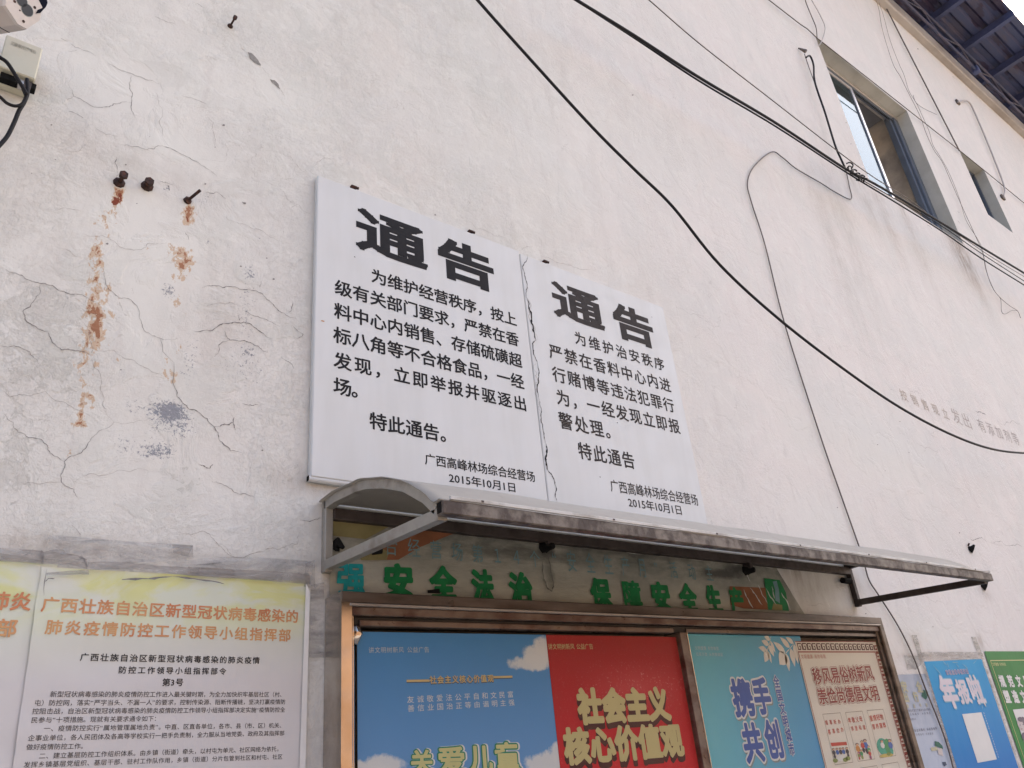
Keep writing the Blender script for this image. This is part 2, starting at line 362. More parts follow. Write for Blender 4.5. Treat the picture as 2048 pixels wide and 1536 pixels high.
# ================================================================== the building
bld = empty('building', (0, 0, 0), 'white plastered building side wall with peeling limewash and a blue metal roof', 'building')
WX0, WX1, WZ1 = -4.0, 44.0, 11.02
BW = (6.915, 8.955, 6.42, 8.503)          # big window opening
SW = (10.455, 11.24, 7.46, 8.60)          # narrow window opening
def build_wall():
    xs = np.unique(np.round(np.concatenate([np.arange(-4, -0.4, .2), np.arange(-.4, 6.2, .02), np.arange(6.2, 16, .05), np.arange(16, 44.1, .4), BW[:2], SW[:2]]), 4))
    zs = np.unique(np.round(np.concatenate([np.arange(0, 1, .1), np.arange(1, 4.6, .02), np.arange(4.6, WZ1, .05), [WZ1], BW[2:], SW[2:]]), 4))
    nx, nzz = len(xs), len(zs)
    X, Z = np.meshgrid(xs, zs, indexing='ij')
    co = np.stack([X, np.zeros_like(X), Z], -1).reshape(-1, 3)
    idx = np.arange(nx * nzz).reshape(nx, nzz)
    q = np.stack([idx[:-1, :-1], idx[1:, :-1], idx[1:, 1:], idx[:-1, 1:]], -1).reshape(-1, 4)
    cx = (X[:-1, :-1] + X[1:, 1:]).reshape(-1) / 2; cz = (Z[:-1, :-1] + Z[1:, 1:]).reshape(-1) / 2
    keep = np.ones(len(cx), bool)
    for a, b, c, d in (BW, SW): keep &= ~((cx > a) & (cx < b) & (cz > c) & (cz < d))
    q = q[keep]
    me = bpy.data.meshes.new('wall')
    me.vertices.add(len(co)); me.vertices.foreach_set('co', co.reshape(-1))
    me.loops.add(len(q) * 4); me.loops.foreach_set('vertex_index', q.reshape(-1))
    me.polygons.add(len(q)); me.polygons.foreach_set('loop_start', np.arange(len(q)) * 4)
    me.update(calc_edges=True); me.validate()
    xx, zz = co[:, 0], co[:, 2]
    def blob(arr, z, x, y, rx, rz, s=1.0, p=2):
        c = WP(z, x, y); e = ((xx - c.x) / rx) ** 2 + ((zz - c.z) / rz) ** 2
        np.maximum(arr, s * np.exp(-e ** (p / 2)), out=arr)
    A = {k: np.zeros(len(co)) for k in ('smooth', 'worn', 'rust', 'redrust', 'blue', 'stain')}
    # rust runs under the bolts (positions in the close-up 'h')
    for x, y, rx, rz, s in ((515, 205, .025, .055, 1), (480, 290, .03, .04, .62), (455, 340, .03, .05, .55), (425, 430, .025, .06, .7), (425, 480, .03, .06, .72),
                            (450, 530, .02, .03, .6), (415, 560, .035, .05, .62), (435, 625, .03, .06, .72), (395, 655, .05, .02, .55), (495, 660, .035, .03, .55),
                            (420, 720, .04, .05, .98), (415, 780, .035, .06, .98), (425, 840, .025, .05, .8), (495, 730, .02, .05, .5), (470, 840, .02, .05, .48),
                            (385, 870, .03, .035, .66), (380, 930, .035, .03, .7), (425, 915, .015, .015, .66), (382, 1020, .02, .04, .52), (380, 1075, .025, .02, .75),
                            (372, 1125, .03, .025, .85), (348, 1195, .03, .018, .9), (318, 1328, .022, .012, .8), (480, 890, .04, .01, .6), (560, 935, .07, .012, .42),
                            (640, 420, .02, .03, .55), (490, 395, .03, .015, .55), (350, 975, .02, .03, .4),
                            (828, 280, .027, .06, 1), (760, 430, .015, .035, .6), (800, 470, .055, .055, .78), (795, 500, .035, .04, .95), (765, 560, .035, .03, .62),
                            (808, 570, .018, .02, .7), (775, 650, .02, .03, .62), (772, 690, .012, .015, .7), (800, 740, .015, .06, .42), (750, 985, .025, .025, .72),
                            (755, 1015, .02, .02, .6), (720, 920, .02, .04, .42), (785, 870, .012, .04, .42)):
        blob(A['rust'], 'h', x, y, rx, rz, s, 3)
    for x, y, rx, rz, s in ((515, 215, .022, .03, 1), (508, 235, .02, .012, 1), (482, 262, .008, .01, .9), (488, 300, .012, .02, .85), (825, 300, .018, .03, .62),
                            (825, 370, .006, .028, .8), (470, 410, .01, .008, .7), (450, 470, .012, .012, .5)):
        blob(A['redrust'], 'h', x, y, rx, rz, s, 3)
    for x, y, rx, rz, s in ((745, 1150, .075, .045, .98), (790, 1215, .05, .06, .62), (700, 1210, .06, .06, .48), (685, 1320, .07, .035, .72), (745, 1300, .03, .03, .55),
                            (545, 1300, .035, .05, .5), (585, 1125, .05, .04, .45), (740, 615, .025, .035, .75), (1095, 540, .035, .05, .55), (1090, 560, .012, .02, .95),
                            (1080, 720, .05, .25, .40), (1088, 890, .015, .035, .95), (830, 930, .04, .13, .45), (1080, 960, .13, .09, .38), (905, 225, .05, .05, .40),
                            (910, 410, .015, .012, .8), (1130, 390, .03, .04, .35), (740, 165, .01, .02, .9), (1010, 1090, .16, .25, .22), (60, 1120, .02, .02, .4)):
        blob(A['blue'], 'h', x, y, rx, rz, s)
    for x, y, rx, rz, s in ((40, 710, .09, .035, 1), (220, 700, .13, .09, .95), (170, 850, .16, .10, .95), (240, 960, .075, .05, .9), (110, 940, .05, .09, .85),
                            (35, 1420, .06, .07, .95), (85, 1300, .06, .08, .7), (820, 1440, .06, .06, .6), (70, 1130, .05, .04, .6), (130, 780, .25, .22, .55),
                            (120, 1050, .2, .2, .4), (1250, 1350, .1, .2, .35)):
        blob(A['worn'], 'h', x, y, rx, rz, s)
    for x, y, rx, rz, s in ((240, 175, .35, .16, 1), (560, 190, .25, .18, .9), (350, 290, .2, .14, .9), (230, 420, .15, .12, .8), (300, 60, .3, .1, .5)):
        blob(A['smooth'], '', x, y, rx, rz, s)
    for x, y, rx, rz, s in ((600, 300, .10, .20, 1), (640, 600, .14, .45, .9), (520, 800, .08, .25, .6), (420, 1300, .4, .3, .6), (740, 740, .04, .4, .8), (560, 1430, .4, .06, .7),
                            (850, 700, .03, .3, .6)):
        blob(A['smooth'], 'h', x, y, rx, rz, s)
    for x, y, rx, rz, s in ((1090, 330, .8, .5, .4), (1650, 1050, .6, .3, .8), (1750, 900, .8, .4, .7), (1850, 1270, .6, .15, .9), (1600, 850, .4, .5, .5)):
        blob(A['smooth'], '', x, y, rx, rz, s)
    # dirt: below the window corner, window head, ledge drips, round the banner and over the posters on the right
    for z, x, y, rx, rz, s in (('q', 1030, 975, .28, .40, 1.0), ('q', 1090, 1070, .14, .45, .8), ('q', 620, 700, .10, .4, .4), ('q', 420, 560, .2, .15, .35), ('q', 240, 440, .15, .2, .4),
                               ('q', 330, 560, .12, .5, .3), ('q', 500, 760, .12, .5, .3), ('q', 700, 900, .15, .7, .25), ('q', 160, 700, .2, 1.0, .22), ('q', 60, 800, .15, 1.0, .22),
                               ('e', 850, 380, .25, .14, .42), ('e', 780, 290, .12, .10, .75), ('e', 1090, 360, .10, .12, .6), ('e', 1445, 700, .10, .05, .6), ('e', 1480, 770, .3, .02, .75), ('e', 1640, 770, .3, .015, .8), ('e', 1810, 700, .05, .06, .6),
                               ('e', 1840, 440, .10, .04, .35), ('n', 230, 880, .05, .045, .95), ('n', 250, 960, .04, .06, .7), ('n', 60, 880, .03, .02, .55), ('n', 150, 900, .05, .05, .35),
                               ('', 30, 150, .08, .035, .5), ('', 70, 175, .05, .02, .5), ('c', 250, 130, .35, .03, .55), ('c', 900, 180, .3, .02, .3),
                               ('d', 150, 130, .12, .05, .3), ('h', 1290, 1450, .10, .05, .35), ('h', 600, 60, .35, .07, .2), ('h', 1000, 800, .18, .18, .18)):
        blob(A['stain'], z, x, y, rx, rz, s)
    for k, a in A.items():
        at = me.attributes.new(k, 'FLOAT', 'POINT'); at.data.foreach_set('value', a.astype(np.float32))
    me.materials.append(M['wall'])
    o = bpy.data.objects.new('wall', me); COL.objects.link(o); o.parent = bld
    return o
wall = build_wall()

def ribbon(pts, w, jit=0.25, sub=3, y=-0.0012, taper=True):
    """a jagged crack: points (x, z) -> thin uneven ribbon lying on the plaster"""
    p = [Vector((a[0], 0, a[1])) for a in pts]
    for _ in range(sub):
        q = [p[0]]
        for a, b in zip(p, p[1:]):
            m_ = (a + b) / 2; n_ = Vector((-(b - a).z, 0, (b - a).x))
            q += [m_ + n_ * random.uniform(-jit, jit) * 0.6, b]
        p = q
    V = []; F = []; n = len(p)
    for i, c in enumerate(p):
        t = (p[min(i + 1, n - 1)] - p[max(i - 1, 0)]).normalized(); s = Vector((-t.z, 0, t.x))
        e = min(1, 4 * i / n + .25, 4 * (n - 1 - i) / n + .25) if taper else 1
        ww = w * e * random.uniform(.35, 1.3) / 2
        V += [(c + s * ww).xyz, (c - s * ww).xyz]
    V = [(v[0], y, v[2]) for v in V]
    F = [(2 * i, 2 * i + 1, 2 * i + 3, 2 * i + 2) for i in range(n - 1)]
    return V, F
def crack(z, pts, w, mat='crack', parent=None, y=-0.0012, jit=.25, sub=3, name='crack'):
    q = [WP(z, *p) for p in pts]
    V, F = ribbon([(a.x, a.z) for a in q], w * .43, jit, sub, y)
    return mesh_obj(name, V, F, M[mat], parent or wall)
CR = [
 ('h', [(25, 525), (95, 550), (165, 582), (230, 595), (300, 630), (360, 635), (440, 682)], .005), ('h', [(180, 590), (150, 660), (100, 710), (110, 745), (210, 795), (235, 850), (270, 878), (330, 882), (400, 903)], .006),
 ('h', [(400, 903), (420, 960), (440, 1035), (450, 1120), (500, 1195)], .003), ('h', [(400, 903), (412, 870), (395, 800), (350, 740)], .003),
 ('h', [(0, 858), (60, 858), (130, 885), (170, 940)], .004), ('h', [(415, 875), (500, 880), (590, 925), (650, 960), (730, 995)], .003), ('h', [(365, 370), (450, 375), (500, 400), (550, 435), (620, 438), (650, 410), (730, 408)], .003),
 ('h', [(440, 515), (460, 560), (490, 620), (520, 650), (575, 658), (610, 735), (640, 800), (700, 825), (780, 825)], .004), ('h', [(700, 825), (770, 1050), (800, 1110), (870, 1150), (940, 1215), (960, 1270), (1010, 1320), (1060, 1328)], .0065),
 ('h', [(940, 1215), (985, 1203), (1025, 1195), (1035, 1230)], .008), ('h', [(1025, 1195), (1028, 1172)], .006),
 ('h', [(885, 607), (940, 595), (1010, 600), (1090, 610), (1150, 630), (1200, 680), (1250, 720), (1300, 740)], .006), ('h', [(850, 795), (940, 785), (1010, 760), (1070, 755), (1130, 790), (1190, 830)], .009),
 ('h', [(985, 795), (1010, 835), (1080, 840), (1130, 860), (1175, 888)], .006), ('h', [(1010, 835), (960, 855), (938, 910)], .005), ('h', [(1060, 698), (1130, 730), (1230, 778)], .004), ('h', [(1050, 750), (1048, 725)], .005),
 ('h', [(900, 690), (960, 672), (1010, 668), (1035, 682)], .0035), ('h', [(1140, 612), (1148, 575)], .004), ('h', [(1282, 662), (1280, 700), (1265, 715)], .005), ('h', [(1280, 768), (1330, 808), (1300, 830)], .004),
 ('h', [(1230, 905), (1290, 962)], .004), ('h', [(500, 1195), (400, 1265), (330, 1340), (282, 1368), (280, 1400), (270, 1458), (325, 1490), (345, 1536)], .0045), ('h', [(0, 1050), (40, 1085), (130, 1080), (200, 1060), (300, 1120), (395, 1170)], .003),
 ('h', [(20, 1160), (80, 1240), (180, 1270), (220, 1330), (282, 1368)], .0045), ('h', [(100, 1465), (200, 1460), (270, 1458)], .003), ('h', [(330, 1460), (400, 1420), (520, 1405), (700, 1410)], .002),
 ('h', [(870, 1380), (920, 1397), (935, 1380)], .008), ('h', [(930, 1455), (1000, 1480), (1060, 1510), (1120, 1525)], .004), ('h', [(1060, 1112), (1110, 1122), (1130, 1118)], .005), ('h', [(500, 1195), (560, 1200), (660, 1180)], .002),
 ('h', [(900, 185), (950, 185), (990, 215)], .005), ('h', [(995, 285), (998, 305), (1050, 325), (1150, 355), (1230, 400)], .003), ('h', [(1060, 228), (1078, 238)], .010), ('h', [(700, 135), (735, 145), (765, 157)], .004), ('h', [(740, 155), (743, 180)], .009),
 ('h', [(810, 358), (825, 380), (828, 395)], .004), ('h', [(510, 30), (516, 90)], .005), ('h', [(515, 90), (512, 120)], .003), ('h', [(265, 430), (340, 470)], .003), ('h', [(250, 265), (350, 265)], .0025),
 ('a', [(400, 495), (428, 565), (500, 598), (570, 630), (640, 625), (700, 605), (765, 605)], .0045), ('a', [(765, 440), (755, 490), (775, 550), (768, 600), (770, 650), (790, 690)], .0045), ('a', [(630, 370), (700, 410), (790, 445), (860, 470), (930, 492)], .0045),
 ('a', [(428, 565), (390, 588)], .003), ('a', [(415, 258), (480, 292), (560, 328)], .004), ('a', [(355, 225), (395, 242)], .005), ('a', [(905, 95), (960, 120), (1025, 140)], .004), ('a', [(1065, 560), (1140, 580), (1210, 612)], .004),
 ('a', [(1200, 665), (1250, 720), (1255, 800), (1258, 860)], .003), ('a', [(705, 850), (780, 860), (860, 878), (925, 852), (1020, 880), (1110, 925), (1180, 970), (1270, 1035)], .0045), ('a', [(400, 652), (450, 668), (490, 698)], .004),
 ('a', [(910, 540), (950, 640), (950, 800)], .0025), ('a', [(1150, 20), (1195, 48)], .004), ('a', [(1410, 280), (1430, 298)], .006), ('a', [(1530, 390), (1580, 440)], .003), ('a', [(1640, 525), (1665, 565)], .003),
 ('a', [(1690, 905), (1740, 970), (1800, 1020)], .0025), ('a', [(1820, 980), (1900, 925), (1960, 930)], .002), ('a', [(400, 885), (460, 890), (490, 850)], .003), ('a', [(555, 745), (620, 790), (690, 795)], .003), ('a', [(395, 300), (455, 293)], .003),
 ('c', [(455, 0), (490, 40), (510, 78)], .0035), ('c', [(1105, 45), (1170, 55), (1240, 52), (1290, 40), (1350, 90), (1400, 140), (1460, 195), (1520, 205), (1640, 170), (1750, 155), (1880, 120), (1900, 40)], .0035),
 ('c', [(1460, 195), (1440, 160), (1360, 110)], .002), ('n', [(0, 430), (80, 440), (130, 420), (170, 408)], .004), ('n', [(80, 1340), (130, 1400), (205, 1470)], .002),
 ('b', [(700, 220), (740, 270), (820, 300), (860, 305)], .003), ('b', [(1010, 380), (1080, 410), (1150, 430), (1250, 440)], .0035), ('b', [(930, 360), (980, 340)], .003),
 ('b', [(1580, 600), (1680, 640), (1740, 680)], .0035), ('b', [(1640, 610), (1700, 635)], .0025),
 ('p', [(550, 100), (600, 165), (650, 180)], .004), ('p', [(730, 120), (770, 180), (870, 220)], .004), ('p', [(1500, 420), (1620, 455), (1741, 500)], .006), ('p', [(1325, 350), (1370, 358), (1418, 385)], .018),
 ('p', [(1265, 1425), (1340, 1440), (1430, 1460)], .009), ('p', [(1430, 1455), (1560, 1475), (1660, 1500), (1741, 1525)], .006), ('p', [(1540, 1370), (1565, 1415)], .006), ('p', [(820, 630), (900, 670), (1020, 690)], .0035),
 ('p', [(1150, 1000), (1240, 1062)], .003), ('m', [(860, 650), (1000, 640), (1200, 640), (1330, 680), (1410, 690)], .003), ('m', [(230, 718), (230, 775)], .003), ('m', [(230, 716), (310, 712), (390, 720)], .003),
 ('f', [(820, 640), (830, 680)], .0), ('q', [(415, 580), (440, 600)], .004), ('q', [(780, 765), (820, 800)], .012), ('q', [(600, 640), (625, 700)], .012), ('q', [(1020, 680), (1005, 665)], .02), ('q', [(1005, 735), (1025, 760)], .02),
 ('u', [(885, 735), (930, 775)], .02), ('u', [(1020, 855), (1040, 880)], .02), ('', [(1205, 60), (1330, 160), (1370, 200)], .0025), ('', [(1400, 330), (1470, 380), (1480, 390)], .0)]
for z, pts, w in CR:
    if w > 0: crack(z, pts, w, 'crack' if w >= .004 else 'crack_light')
# flaked-off patches with bare cement in them
def patch(z, pts, mat='bare', y=-0.0016, parent=None, name='bare_patch'):
    q = [WP(z, *p) for p in pts]; p = [(a.x, a.z) for a in q]
    for _ in range(3):
        o = []
        for i, a in enumerate(p):
            b = p[(i + 1) % len(p)]; L = math.dist(a, b)
            o += [a, ((a[0] + b[0]) / 2 + random.uniform(-.1, .1) * L, (a[1] + b[1]) / 2 + random.uniform(-.1, .1) * L)]
        p = o
    return mesh_obj(name, [(a, y, b) for a, b in p], [tuple(range(len(p)))], M[mat], parent or wall)
patch('a', [(1448, 305), (1472, 312), (1490, 330), (1503, 345), (1515, 365), (1527, 385), (1505, 378), (1478, 358), (1462, 345)])
patch('a', [(1580, 465), (1605, 470), (1628, 492), (1640, 525), (1625, 515), (1598, 490)])
for x, y, s in ((300, 732, 6), (1308, 733, 9), (1200, 1077, 7), (1430, 1190, 10), (735, 965, 6), (185, 1015, 4), (323, 935, 4), (875, 800, 3), (497, 850, 4), (1258, 862, 4), (800, 1192, 4), (860, 410, 0)):
    if s: patch('a', [(x - s, y), (x, y - s * .6), (x + s, y - s * .2), (x + s * .6, y + s * .7), (x - s * .4, y + s * .6)], 'crack')
for z, x, y, s in (('h', 1200, 567, 6), ('h', 1056, 511, 5), ('h', 530, 965, 4), ('h', 1150, 1318, 5), ('p', 147, 1175, 6), ('p', 555, 860, 4), ('p', 1188, 1390, 7), ('p', 490, 637, 6), ('p', 680, 440, 5), ('p', 758, 703, 5),
                   ('e', 1180, 540, 5), ('e', 1548, 612, 4), ('q', 225, 175, 5), ('q', 190, 20, 5), ('u', 555, 470, 7), ('', 1265, 190, 2), ('', 870, 430, 2), ('', 1240, 845, 2), ('h', 1170, 475, 4), ('h', 470, 412, 7)):
    patch(z, [(x - s, y), (x, y - s * .7), (x + s, y), (x + s * .4, y + s * .7), (x - s * .5, y + s * .5)], 'crack')

# faint painted slogan on the wall at the right
M['faintpaint'] = flat('faded_grey_wall_paint', (0.47, 0.425, 0.40), 0.9, 0.1, 0.35, 30)
M['faintbrown'] = flat('faded_tan_wall_paint', (0.55, 0.49, 0.43), 0.9, 0.1, 0.4, 30)
lettering('发出', (1150, 445), (1308, 512), (1128, 325), 0, M['faintpaint'], wall, .0, 'p', name='painted_lettering')
lettering('有添加剂等', (1370, 520), (1715, 650), (1335, 410), 0, M['faintpaint'], wall, -.004, 'p', name='painted_lettering')
lettering('按销售现立', (700, 250), (1110, 430), (655, 150), 0, M['faintbrown'], wall, .012, 'p', name='painted_lettering')

# cement ledge on top of the wall
MB().box(WX0, WX1, -0.10, 0.30, 11.02, 11.30, .012).build('ledge', M['ledge'], bld)
# -------------------------------------------------- windows
def reveals(w, depth, parent):
    x0, x1, z0, z1 = w
    for nm, v in (('jamb', [(x0, 0, z0), (x0, depth, z0), (x0, depth, z1), (x0, 0, z1)]), ('jamb', [(x1, 0, z0), (x1, 0, z1), (x1, depth, z1), (x1, depth, z0)]),
                  ('lintel', [(x0, 0, z1), (x0, depth, z1), (x1, depth, z1), (x1, 0, z1)]), ('sill', [(x0, 0, z0), (x1, 0, z0), (x1, depth, z0), (x0, depth, z0)])):
        mesh_obj(nm, v, [(0, 1, 2, 3)], M['reveal'], parent)
win = empty('window', (BW[0], 0, BW[2]), None, None); win.parent = bld
reveals(BW, 0.26, win)
x0, x1, z0, z1 = BW
fr = MB()
fr.box(x0, x1, .14, .24, z1 - .05, z1 - .0005, .004); fr.box(x0, x1, .14, .24, z0 + .0005, z0 + .05, .004); fr.box(x0 + .0005, x0 + .05, .14, .24, z0 + .05, z1 - .05, .004)
fr.build('frame', M['alu'], win)
MB().box(x1 - .11, x1 - .0005, .14, .25, z0 + .05, z1 - .05, .004).box(x1 - .17, x1 - .115, .17, .24, z0 + .05, z1 - .05, .004).build('track', M['alu_dark'], win)
MB().box(x0 + .05, x1 - .11, .155, .165, z1 - .09, z1 - .052).box(x0 + .05, x1 - .11, .185, .195, z1 - .10, z1 - .052).build('track', M['alu_dark'], win)
xm = x0 + 0.90
sash = MB().box(xm, xm + .055, .150, .185, z0 + .05, z1 - .09, .003).box(x0 + .05, xm, .152, .183, z0 + .05, z0 + .10, .003).box(x0 + .05, xm, .152, .183, z1 - .13, z1 - .09, .003).build('sash', M['alu'], win)
M['pane'] = glass('window_pane_reflecting', (0.30, 0.40, 0.46), 0.02, 0.19, 1.5, (.74, .84, .94))
MB().box(x0 + .05, xm, .165, .170, z0 + .10, z1 - .13).build('pane', M['pane'], win)
# room behind the open half
M['room'] = weathered('stained_room_wall', (0.50, 0.43, 0.36), (0.26, 0.235, 0.22), 0.9, 0, 1.4, .45, .62, None, .4, 20)
M['roomceil'] = flat('grey_room_ceiling', (0.20, 0.20, 0.22), 0.9, 0.2)
rx0, rx1, rz0, rz1, ry = x0 - 2.2, x1 + .02, z0 - 1.0, z1 + .12, 3.0
mesh_obj('room_wall', [(rx1, .26, rz0), (rx1, ry, rz0), (rx1, ry, rz1), (rx1, .26, rz1), (rx0, ry, rz0), (rx0, ry, rz1), (rx0, .26, rz0), (rx0, .26, rz1)],
         [(0, 1, 2, 3), (1, 4, 5, 2), (4, 6, 7, 5)], M['room'], win)
mesh_obj('room_ceiling', [(rx0, .262, rz1), (rx1, .262, rz1), (rx1, ry, rz1), (rx0, ry, rz1)], [(0, 1, 2, 3)], M['roomceil'], win)
MB().box(rx0, rx1 - .02, 1.05, 1.30, rz1 - .32, rz1 - .002).build('room_beam', M['roomceil'], win)

sw = empty('narrow_window', (SW[0], 0, SW[2]), None, None); sw.parent = bld
reveals(SW, 0.24, sw)
x0, x1, z0, z1 = SW
MB().box(x0 + .0005, x0 + .05, .13, .2, z0, z1).box(x1 - .05, x1 - .0005, .13, .2, z0, z1).box(x0 + .05, x1 - .05, .13, .2, z1 - .05, z1 - .0005).box(x0 + .05, x1 - .05, .13, .2, z0 + .0005, z0 + .05).box((x0 + x1) / 2 - .02, (x0 + x1) / 2 + .02, .14, .19, z0 + .05, z1 - .05).build('frame', M['alu_dark'], sw)
MB().box(x0 + .05, x1 - .05, .16, .165, z0 + .05, z1 - .05).build('pane', M['pane'], sw)
MB().box(x0 - .1, x1 + .1, .6, .62, z0 - .1, z1 + .1).build('blind', M['roomceil'], sw)

# -------------------------------------------------- roof
def roofmat():
    mt, nt, b = new_mat('blue_corrugated_roof_sheet'); co = geo(nt)
    f = ramp(nt, nz(nt, co, 2.2, 5, .6, (.7, 2.2, 1)), .5, .62)
    c = mixc(nt, f, (0.040, 0.052, 0.12), (0.060, 0.058, 0.10))
    c = mixc(nt, ramp(nt, nz(nt, co, 1.5, 3, .5, (.8, 4, 1)), .56, .6), c, (0.022, 0.016, 0.045))
    nt.links.new(c, b.inputs['Base Color']); b.inputs['Roughness'].default_value = .55
    return mt
M['roof'] = roofmat()
M['purlin'] = weathered('blue_painted_steel', (0.045, 0.06, 0.15), (0.03, 0.035, 0.08), .5, 0, 4)
M['truss'] = weathered('rust_tinged_steel_tube', (0.085, 0.078, 0.115), (0.04, 0.05, 0.10), .5, .2, 5, .42, .6, (1, 1, 1))
roof = empty('roof', (5, 0, 11.8), None, None); roof.parent = bld
RZ = 11.80; RY0, RY1 = -1.00, 7.0; PX = 1.08
# corrugated profile running along X
prof = []; y = RY0
while y < RY1:
    prof += [(y, 0), (y + .10, 0), (y + .135, .045), (y + .215, .045)]; y += .25
sheet_me = None
for k in range(27):
    sx = 5.0 + k * PX
    if sheet_me is None:
        V = []; F = []
        for i, (yy, zz) in enumerate(prof):
            V += [(0, yy, zz), (PX + .04, yy, zz)]
            if i: F.append((2 * i - 2, 2 * i - 1, 2 * i + 1, 2 * i))
        sheet_me = bpy.data.meshes.new('roof_sheet'); sheet_me.from_pydata(V, [], F); sheet_me.materials.append(M['roof'])
        pm = MB().box(-.045, .045, RY0 - .01, RY1, -.13, -.004).v, MB().box(-.045, .045, RY0 - .01, RY1, -.13, -.004).f
        pur = bpy.data.meshes.new('purlin'); pur.from_pydata(pm[0], [], pm[1]); pur.materials.append(M['purlin'])
    for me_, nm, dz in ((sheet_me, 'roof_sheet', .002 * (k % 2)), (pur, 'purlin', 0)):
        o = bpy.data.objects.new(nm, me_); COL.objects.link(o); o.parent = roof; o.location = (sx - 5, 0, dz)
TY = .22
zA = W(1887, 78, TY).z; zB = W(1906, 80, TY).z; zA = min(zA, zB - .2)
MB().tube([(5, -TY, zA), (34, -TY, zA)], .022, 8).build('lower_chord', M['truss'], roof, True)
MB().tube([(5, -TY, zB), (34, -TY, zB)], .022, 8).build('upper_chord', M['truss'], roof, True)
br = MB().tube([(0, 0, 0), (.9, 0, zB - zA)], .009, 6); bm_ = bpy.data.meshes.new('brace'); bm_.from_pydata(br.v, [], br.f); bm_.materials.append(M['truss'])
br2 = MB().tube([(0, 0, zB - zA), (.35, 0, 0)], .009, 6); bm2 = bpy.data.meshes.new('brace'); bm2.from_pydata(br2.v, [], br2.f); bm2.materials.append(M['truss'])
for k in range(22):
    for me_, dx in ((bm_, 0), (bm2, .9)):
        o = bpy.data.objects.new('brace', me_); COL.objects.link(o); o.parent = roof; o.location = (k * 1.25 + dx, -TY, zA - 11.8)
cl = MB().box(-.05, .05, -.05, .05, -.06, .06, .008); cm = bpy.data.meshes.new('clamp'); cm.from_pydata(cl.v, [], cl.f); cm.materials.append(M['purlin'])
for k in range(8):
    o = bpy.data.objects.new('clamp', cm); COL.objects.link(o); o.parent = roof; o.location = (k * 3.3 + .9, -TY, zA - 11.8)
MB().box(5, 34, .3, .42, 11.34, 11.66).build('eaves_beam', M['purlin'], roof)

# -------------------------------------------------- ground and the sunlit street front across the road (seen in the steel and glass)
M['ground'] = weathered('concrete_yard', (0.26, 0.24, 0.215), (0.19, 0.175, 0.155), .9, 0, 1.2)
tag(mesh_obj('ground', [(-400, -400, 0), (400, -400, 0), (400, 400, 0), (-400, 400, 0)], [(0, 1, 2, 3)], M['ground']), kind='structure')
M['ochre'] = weathered('ochre_render', (0.42, 0.255, 0.145), (0.33, 0.19, 0.105), .9, 0, .8, bmp=0)
opp = MB().box(-60, 160, -24, -17, .0, 6.5)
oppo = opp.build('opposite_facade', M['ochre']); tag(oppo, kind='structure')
# ================================================================== notice boards
def notice_board(x0, x1, z0, z1, label, dep=.03, tear=None):
    t = empty('notice_board', (x0, 0, z0), label, 'notice board', 'pair of white notice boards')
    MB().box(x0, x1, -dep, -.002, z0, z1, .004).build('panel', M['board'], t)
    return t
nb1 = notice_board(1.041, 2.1055, 2.488, 3.815, 'left white notice board with jet black Chinese text, beside the bare cracked wall')
nb2 = notice_board(2.108, 3.150, 2.505, 3.803, 'right white notice board with faded lettering and a torn split along its left side')
MB().tube([(1.036, -.016, 2.484), (2.10, -.016, 2.484)], .012, 8, False).build('bottom_rail', M['board'], nb1, True)
MB().box(1.0355, 1.038, -.016 - .009, -.016 + .009, 2.476, 2.493).build('rail_opening', M['darkhole'], nb1)
TD = .0305
def board_text(t, ink, rows):
    global SQ
    for s, x0, x1, zb, zt, off, sq in rows:
        SQ = off > .03
        h = zt - zb
        V, F = text_mesh(s, (x0, 0, zb), (x1, 0, zb), h, TD, off, None, 2, squash=sq)
        mesh_obj('printed_line', V, F, ink, t); SQ = False
board_text(nb1, M['ink'], [
    ('通', 1.226, 1.552, 3.512, 3.728, .032, .35), ('告', 1.625, 1.913, 3.516, 3.726, .038, .325),
    ('为维护经营秩序，按上', 1.284, 2.037, 3.361, 3.429, .021, .077), ('级有关部门要求，严禁在香', 1.124, 2.037, 3.253, 3.322, .021, .077),
    ('料中心内销售、存储硫磺超', 1.122, 2.042, 3.144, 3.214, .021, .077), ('标八角等不合格食品，一经', 1.120, 2.040, 3.036, 3.106, .021, .077),
    ('发现，立即举报并驱逐出', 1.122, 2.042, 2.928, 2.996, .021, .077), ('场。', 1.122, 1.265, 2.820, 2.888, .021, .077),
    ('特此通告。', 1.268, 1.650, 2.707, 2.775, .021, .077), ('广西高峰林场综合经营场', 1.502, 2.045, 2.600, 2.646, .014, .050), ('2015年10月1日', 1.608, 1.938, 2.541, 2.582, .014, .052)])
board_text(nb2, M['ink_faded'], [
    ('通', 2.299, 2.627, 3.501, 3.709, .032, .35), ('告', 2.717, 3.001, 3.497, 3.706, .038, .32),
    ('为维护治安秩序', 2.404, 3.053, 3.366, 3.440, .018, .082), ('严禁在香料中心内进', 2.222, 3.070, 3.241, 3.321, .018, .088),
    ('行赌博等违法犯罪行', 2.224, 3.066, 3.121, 3.200, .018, .088), ('为，一经发现立即报', 2.230, 3.077, 3.002, 3.081, .018, .088),
    ('警处理。', 2.227, 2.600, 2.883, 2.965, .018, .088), ('特此通告', 2.322, 2.683, 2.751, 2.832, .018, .088),
    ('广西高峰林场综合经营场', 2.494, 3.105, 2.616, 2.675, .010, .056), ('2015年10月1日', 2.595, 2.969, 2.553, 2.602, .012, .06)])
